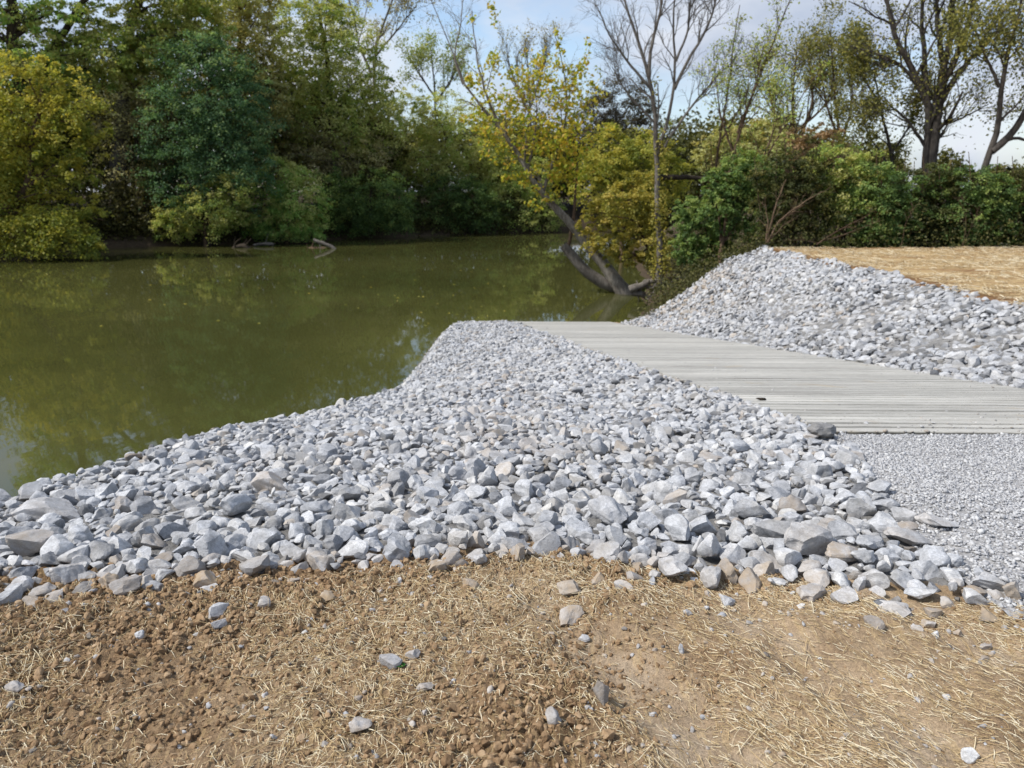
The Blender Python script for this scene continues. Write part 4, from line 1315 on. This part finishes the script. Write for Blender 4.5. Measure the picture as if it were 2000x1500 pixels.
for i, (hx, lab) in enumerate([(2085, 'dark shrub just beyond the right frame edge'), (2190, 'dark shrub farther along the hedge beyond the frame')]):
    leafy('shrub', lab, 'shrub', 29.5, [(hx, 486), (hx, 420), (hx, 380)], .08, [(hx, 370, 70, 50), (hx, 440, 75, 50)], 9000, .13, GREEN, 140 + i, B_BROWN, RB, .13, tint=.42)
leafy('shrub', 'yellow shrub rising behind the hedge left of the peach shrub', 'shrub', 42, [(1455, 460), (1455, 350), (1450, 290)], .12,
      [(1440, 285, 52, 38), (1490, 265, 45, 38), (1395, 300, 35, 40)], 8000, .16, RUST, 150, B_BROWN, RB, .14, tint=.68)
leafy('shrub', 'peach-coloured shrub showing above the hedge', 'shrub', 40, [(1590, 460), (1590, 350), (1590, 290)], .12,
      [(1585, 268, 45, 26), (1625, 285, 34, 26), (1560, 290, 30, 26)], 2600, .15, ((.12, .11, .045), (.24, .17, .085), (.36, .235, .13), (.44, .31, .18)), 151, B_BROWN, RB, .16, tint=.5)
airy('tree', 'brown-olive bushy tree with thin upright branches above the hedge', 'tree', 52, [([(1550, 460), (1550, 300), (1548, 200), (1555, 100)], .22, .03), ([(1550, 300), (1590, 200), (1580, 110)], .14, .03), ([(1550, 300), (1510, 220), (1500, 150)], .14, .03), ([(1551, 260), (1610, 210), (1630, 160)], .1, .02)],
     [(9, .25, 1, 4.2, 35, .35), (7, .15, 1, 2.2, 38, .2), (5, .2, 1, 1.1, 40, .1)], B_BROWN, 152, 7500, .15, LIMEY, None, RB, spread=.28)
airy('tree', 'slim twiggy tree with few leaves left of the big multi-stemmed tree', 'tree', 46, [([(1640, 460), (1640, 300), (1632, 180), (1622, 60)], .14, .02), ([(1640, 300), (1665, 200), (1660, 110)], .08, .02), ([(1640, 280), (1610, 190), (1600, 120)], .08, .02)],
     [(10, .25, 1, 2.8, 30, .4), (6, .2, 1, 1.3, 35, .2), (4, .2, 1, .7, 35, .1)], B_BROWN, 153, 5000, .13, LIMEY, None, RB, spread=.2)

# the tall bare tree with its snapped side branch
def snapped(root, r):
    w = Wood()
    P = resample(px_stem([(1283, 346), (1320, 345), (1360, 347), (1398, 351)], 36.2), 9, .015, r)
    w.tubes(P[None], np.array([[.15, .135, .12, .125, .11, .10, .09, .075, .03]]), 8)
    o = obj('broken_branch', w.mesh('broken_branch', B_DARK), root)
    o['label'] = 'thick dark broken branch sticking out level to the right'
def vines(root, r):
    C = []
    for (x, y, a, b, k) in ((1292, 300, 14, 26, 200), (1285, 420, 12, 60, 500), (1292, 510, 20, 40, 600), (1280, 170, 8, 20, 30)):
        q = at(x, y, 36)
        C.append(q + r.normal(size=(k, 3)) * np.array([a, a, b]) * pxm(36) * .6)
    C = np.concatenate(C)
    o = obj('vine', leaf_mesh('vine', C, r.uniform(.09, .17, len(C)), np.tile([0, -.6, .4], (len(C), 1)), .5 + .25 * r.normal(size=len(C)), lmat(GOLD, .45), r, .5), root)
airy('tree', 'tall bare forked tree with a snapped level branch beside the river', 'tree', 36,
     [([(1290, 548), (1285, 440), (1281, 345), (1286, 290), (1277, 200), (1262, 120), (1240, 60), (1222, 0), (1195, -80)], .17, .018),
      ([(1284, 300), (1300, 260), (1316, 180), (1320, 100), (1312, 40), (1325, -70)], .085, .016),
      ([(1317, 175), (1350, 105), (1385, 55), (1402, -20), (1420, -70)], .08, .02),
      ([(1272, 175), (1225, 120), (1185, 60), (1165, 10)], .07, .015),
      ([(1268, 150), (1272, 90), (1290, 20), (1300, -60)], .09, .02),
      ([(1288, 300), (1330, 235), (1390, 160), (1440, 110)], .07, .015),
      ([(1280, 240), (1230, 190), (1195, 130)], .06, .015),
      ([(1320, 120), (1345, 60), (1350, -40)], .06, .015)],
     [(10, .35, 1, 2.5, 36, .22), (6, .15, 1, 1.3, 40, .14), (4, .15, 1, .7, 42, .06)], B_GREY, 160, 0, .1, None, None, RB, parts=[snapped, vines], tipminr=.007)
# sycamore leaning out over the river
def stub(root, r):
    w = Wood()
    P = resample(px_stem([(1212, 562), (1180, 556), (1150, 535), (1120, 505), (1100, 478)], 39.2), 9, .02, r)
    w.tubes(P[None], np.linspace(.34, .24, 9)[None], 9)
    o = obj('second_trunk', w.mesh('second_trunk', B_GREY), root)
    o['label'] = 'dark shorter trunk lying low over the water'
    w = Wood()
    P = resample(px_stem([(1108, 490), (1120, 440), (1124, 385), (1128, 310)], 39.2), 9, .02, r)
    w.tubes(P[None], np.linspace(.11, .04, 9)[None], 7)
    obj('upright_shoot', w.mesh('upright_shoot', B_BROWN), root)
def roots(root, r):
    w = Wood()
    for pts, a in (([(1230, 566), (1262, 556), (1285, 545), (1310, 552)], .16), ([(1235, 572), (1255, 575), (1280, 585), (1292, 590)], .12), ([(1250, 560), (1270, 548), (1300, 543)], .10),
                   ([(1245, 568), (1262, 580), (1268, 592)], .10), ([(1262, 556), (1290, 570), (1315, 568)], .10), ([(1285, 548), (1278, 570), (1272, 588)], .13), ([(1290, 550), (1300, 575), (1305, 592)], .11),
                   ([(1300, 556), (1330, 545), (1362, 540)], .06)):
        P = resample(px_stem(pts, 36.0), 9, .04, r)
        w.tubes(P[None], (a * 1.35 * np.linspace(1, .3, 9))[None], 7)
        K, kr = kids(P[None], (a * np.linspace(1, .3, 9))[None], 6, .2, 1, .8, 50, -.2, 5, r)
        w.tubes(K, kr, 4)
    obj('root_ball', w.mesh('root_ball', B_GREY), root)
SYC = ((.16, .24, .03), (.36, .41, .055), (.54, .49, .07), (.58, .46, .07), (.52, .33, .07))
airy('tree', 'yellow-leaved sycamore leaning far out to the left over the river', 'tree', 39,
     [([(1238, 572), (1210, 552), (1180, 520), (1120, 450), (1065, 385), (1030, 330), (985, 268), (930, 198), (885, 135), (868, 70), (842, -10)], .38, .018),
      ([(1000, 290), (965, 225), (942, 165), (930, 100), (920, 20)], .12, .025),
      ([(1060, 378), (1085, 300), (1108, 220), (1104, 140), (1085, 70)], .10, .02),
      ([(1030, 330), (1045, 270), (1050, 200), (1040, 150)], .08, .02),
      ([(905, 165), (885, 110), (900, 50), (905, -10)], .06, .02)],
     [(8, .4, 1, 2.4, 45, .12), (6, .2, 1, 1.2, 45, .05), (3, .2, 1, .6, 40, 0)], B_SYC, 161, 5600, .20, SYC,
     [(1060, 265, 92, 52, 1.2), (1112, 205, 55, 55, 1), (1000, 225, 60, 52, 1), (955, 140, 40, 42, .7), (1130, 150, 34, 45, .8), (1045, 165, 60, 45, .8), (1105, 310, 50, 45, .9), (1090, 75, 16, 26, .5), (1050, 385, 36, 16, .8), (955, 60, 30, 40, .25), (1170, 180, 26, 12, .6), (935, 235, 30, 26, 1.2), (1010, 330, 44, 26, 1.0), (975, 280, 40, 30, 1.0), (1085, 345, 50, 32, 1.0), (915, 165, 24, 26, .6), (1075, 130, 40, 40, .6)],
     RB, parts=[stub, roots], trans=.5)
# big multi-stemmed tree on the field edge
airy('tree', 'big multi-stemmed tree with thin yellow-green leaves standing behind the hedge', 'tree', 32.5,
     [([(1818, 470), (1816, 330), (1830, 215), (1848, 120), (1862, 0), (1872, -90)],  .27, .04),
      ([(1806, 470), (1806, 330), (1815, 225), (1808, 130), (1800, 20), (1795, -90)], .19, .03),
      ([(1820, 230), (1790, 150), (1748, 70), (1725, -20), (1700, -90)], .15, .03),
      ([(1832, 210), (1880, 130), (1930, 75), (1990, 30)], .14, .02),
      ([(1840, 170), (1890, 60), (1910, -60)], .14, .03),
      ([(1812, 190), (1765, 130), (1700, 100), (1660, 90)], .09, .02),
      ([(1845, 140), (1830, 40), (1835, -80)], .13, .03),
      ([(1818, 250), (1870, 235), (1930, 205)], .06, .015),
      ([(1816, 300), (1770, 230), (1715, 190)], .08, .015)],
     [(8, .25, 1, 2.8, 40, .2), (6, .15, 1, 1.5, 42, .08), (3, .2, 1, .8, 42, .03)], B_DGREY, 162, 7600, .115, LIMEY, None, RB, spread=.26)
airy('tree', 'small crooked tree with sparse leaves between the twiggy tree and the big tree', 'tree', 34, [([(1745, 470), (1745, 350), (1738, 280), (1715, 200), (1708, 120)], .11, .02), ([(1740, 300), (1775, 250), (1790, 190)], .06, .015), ([(1742, 330), (1700, 270), (1680, 220)], .06, .015), ([(1715, 200), (1680, 140), (1670, 90)], .05, .015)],
     [(8, .25, 1, 1.8, 45, .15), (6, .15, 1, 1.0, 45, .05), (4, .2, 1, .5, 40, 0)], B_DGREY, 163, 9000, .12, LIMEY, None, RB, spread=.16)
airy('tree', 'crooked fork-trunked tree at the right frame edge', 'tree', 30, [([(1905, 470), (1912, 350), (1922, 312), (1953, 278), (1950, 230), (1953, 160), (1975, 75), (2003, -30)], .16, .03),
     ([(1936, 296), (1956, 276), (1988, 262), (2005, 210), (2030, 130), (2040, 20)], .15, .03), ([(1950, 280), (1985, 268), (2030, 280), (2080, 275)], .07, .02), ([(1952, 170), (1925, 110), (1905, 60)], .07, .02)],
     [(8, .3, 1, 2.2, 42, .12), (6, .15, 1, 1.15, 42, .05), (4, .2, 1, .6, 40, 0)], B_DGREY, 164, 8000, .12, LIMEY, None, RB, spread=.2)
for i, (stems, lab, Y) in enumerate([
        ([([(1408, 470), (1425, 330), (1450, 230), (1500, 110), (1545, -10)], .10, .015), ([(1440, 260), (1475, 170), (1490, 90)], .05, .01), ([(1432, 300), (1405, 220), (1398, 150)], .05, .01)], 'slender tree leaning right out of the green shrub', 33),
        ([([(1390, 440), (1398, 300), (1420, 200), (1430, 100), (1445, 10)], .08, .015), ([(1400, 290), (1440, 220), (1470, 150)], .05, .01)], 'slender upright tree just right of the bare forked tree', 37),
        ([([(1425, 460), (1470, 350), (1530, 250), (1590, 150)], .07, .012), ([(1480, 335), (1510, 260), (1515, 190)], .04, .01)], 'thin low sapling slanting right over the hedge', 32)]):
    airy('tree', lab, 'tree', Y, stems, [(10, .25, 1, 2.0, 32, .3), (6, .2, 1, 1.0, 35, .2), (4, .2, 1, .5, 38, .1)], B_BROWN, 170 + i, 1600, .11, OLIVE, None, RB, spread=.15)
# fan of bare stems and fallen stems in front of the hedge
def sticks(name, lab, cat, Y, stems, bark_m, seed, lv=((6, .3, 1, .7, 40, .1), (3, .3, 1, .4, 40, 0))):
    r = np.random.default_rng(seed)
    P = [px_stem(s, Y) for s, a in stems]
    b = np.array(P[0][0]); b[2] = float(height(b[0], b[1], False)) - .05
    w = Wood()
    for p, (s, a) in zip(P, stems):
        Q = resample(p, 10, a * .4, r)
        rd = a * np.linspace(1, .3, 10)
        w.tubes(Q[None], rd[None], 6)
        q, qr = Q[None], rd[None]
        for (k, t0, t1, ln, an, up) in lv:
            q, qr = kids(q, qr, k, t0, t1, ln, an, up, 5, r)
            w.tubes(q, qr, 3)
    o = obj(name, w.mesh(name, bark_m))
    return tag(o, lab, cat)
sticks('bare_bush', 'fan of bare light brown stems at the left end of the hedge', 'shrub', 27.9, [([(1497, 474), (1508, 425), (1520, 390), (1535, 350)], .045), ([(1499, 474), (1520, 430), (1560, 400), (1605, 375)], .042), ([(1496, 474), (1500, 430), (1495, 395)], .035), ([(1500, 474), (1530, 440), (1550, 430)], .03), ([(1515, 440), (1560, 405), (1590, 390)], .022)], B_TAN, 201)
sticks('fallen_branch', 'fallen brown branch lying against the hedge foot', 'branch', 27.8, [([(1595, 478), (1640, 448), (1700, 418)], .03), ([(1610, 470), (1660, 455), (1720, 430)], .025), ([(1600, 476), (1570, 468), (1530, 470)], .02)], B_BROWN, 202)
sticks('dead_stem', 'thin dead stem leaning in front of the dark shrub left of the big tree', 'branch', 27.8, [([(1760, 480), (1770, 430), (1790, 400)], .015)], B_BROWN, 203)
sticks('dead_stem', 'forked dead stem in front of the dark shrub right of the big tree', 'branch', 27.8, [([(1880, 482), (1888, 440), (1880, 400)], .014), ([(1880, 482), (1895, 445), (1910, 420)], .014)], B_BROWN, 204)
# driftwood along the far bank
def log(lab, Y, pts, a, bark_m, seed, br=3):
    r = np.random.default_rng(seed)
    P = resample(px_stem(pts, Y), 10, a * .12, r)
    rd = a * np.linspace(.8, 1.0, 10); rd[0] *= .8; rd[-1] *= .6
    w = Wood()
    w.tubes(P[None], rd[None], 9)
    K, kr = kids(P[None], rd[None], br, .1, .9, 1.6, 60, .2, 6, r, rk=.35)
    w.tubes(K, kr, 5)
    tag(obj('driftwood_log', w.mesh('driftwood_log', bark_m)), lab, 'log', 'driftwood along the far bank')
log('pale driftwood log dipping into the water below the bright green bush', 71, [(612, 468), (630, 474), (650, 484), (661, 493)], .2, B_LOG, 211)
log('reddish-brown driftwood limb lying beside the pale log', 72, [(585, 490), (610, 486), (640, 487)], .26, B_BROWN, 212)
log('short tan log on the mud left of the pale driftwood log', 74, [(495, 478), (515, 476), (535, 477)], .16, B_LOG, 213)
log('dark snag half sunk at the mud bank under the low yellow-green bush', 72, [(450, 492), (462, 482), (480, 480), (488, 490)], .25, B_DARK, 214, 6)
sticks('twig', 'thin twigs poking out of the water beside the left stones', 'twig', 10.2, [([(285, 925), (262, 900), (240, 880)], .008), ([(270, 905), (255, 890), (258, 875)], .006)], B_PALE, 215, ((3, .3, 1, .12, 40, .2),))

# far-off wood that reads as one mass behind the banks
def woods():
    r = np.random.default_rng(301)
    C, S, T = [], [], []
    for i in range(230):
        X = r.uniform(-150, 140)
        Yb = float(farbank(X)) + r.uniform(9, 26)
        if X > 12: Yb = r.uniform(100, 130) + max(0, X - 30) * .3
        sx = X / Yb
        px = 1000 + sx * F
        top = np.interp(px, [-400, 0, 200, 420, 540, 760, 830, 950, 1100, 1300, 1500, 1700, 2000, 2500], [40, 95, 110, 110, 60, 190, 205, 205, 215, 215, 220, 285, 325, 330]) + r.uniform(0, 60)
        zt = at(px, top, Yb)[2]
        z0 = float(height(X, Yb, False))
        hgt = max(2.5, zt - z0)
        k = 1500
        th = nrm(r.normal(size=(40, 3)))
        c = np.array([X, Yb, z0 + hgt * .55])
        sc = c + th * np.array([hgt * .32, hgt * .28, hgt * .46]) * r.uniform(.5, 1, 40)[:, None]
        ii = r.integers(0, 40, k)
        C.append(sc[ii] + r.normal(size=(k, 3)) * hgt * .07)
        S.append(r.uniform(.4, .8, k))
        T.append(np.full(k, r.uniform(.25, .65)) + .15 * r.normal(size=k))
    C = np.concatenate(C)
    ok = C[:, 2] > height(C[:, 0], C[:, 1], False) + .2
    o = obj('far_woods', leaf_mesh('far_woods', C[ok], np.concatenate(S)[ok], np.tile([0, 0, .6], (ok.sum(), 1)), np.concatenate(T)[ok], lmat(((.04, .045, .014), (.085, .09, .024), (.15, .145, .04), (.24, .20, .06)), .3), r))
    tag(o, 'olive and brown autumn wood beyond the river banks', 'woods', None, 'stuff')
woods()
def undergrowth():
    r = np.random.default_rng(302)
    n = 62000
    k = 20000
    Yb = r.uniform(29.5, 58, k)
    X = np.concatenate([r.uniform(-75, 5, n), r.uniform(6, 34, 16000), shore(Yb) + .5 + np.abs(r.normal(size=k)) * 3.2])
    Y = np.concatenate([farbank(X[:n]) + .2 + np.abs(r.normal(size=n)) * 5, 27.6 + np.abs(r.normal(size=16000)) * 2.4, Yb])
    keep_ = (np.arange(len(X)) < n + 16000) | (np.hypot(X - 7.3, Y - 36.6) > 1.5)
    X, Y = X[keep_], Y[keep_]
    hmax = np.where(np.arange(len(X)) < n, 4.6, 1.1) * (.35 + 1.2 * np.clip(.5 + 1.3 * fbm(X, Y, .35, 3, 71), 0, 1))
    Z = height(X, Y, False) + r.random(len(X)) ** 1.6 * hmax
    C = np.stack([X, Y, Z], -1)
    S = np.where(np.arange(len(X)) < n, r.uniform(.2, .4, len(X)), r.uniform(.06, .14, len(X)))
    o = obj('undergrowth', leaf_mesh('undergrowth', C, S, np.tile([0, -.2, .7], (len(C), 1)), .42 + .25 * r.normal(size=len(C)), lmat(((.03, .03, .011), (.065, .068, .02), (.115, .112, .033), (.17, .15, .05)), .3), r))
    tag(o, 'dark weeds and brush along the foot of the trees', 'undergrowth', None, 'stuff')
undergrowth()
def floating():
    r = np.random.default_rng(303)
    C = []
    for _ in range(60):
        x, y = r.choice([r.uniform(100, 1000), r.uniform(700, 1050)]), r.uniform(525, 640)
        d = ray(x, y)
        p = EYE + d * ((WATER_Z + .01 - EYE[2]) / d[2])
        C.append(p)
    C = np.array(C)
    tag(obj('floating_leaves', leaf_mesh('floating_leaves', C, r.uniform(.10, .2, len(C)), np.tile([0, 0, 30.], (len(C), 1)), .5 + .3 * r.normal(size=len(C)), lmat(GOLD, .3), r, 1)), 'tiny pale leaves floating on the river', 'leaves', None, 'stuff')
floating()
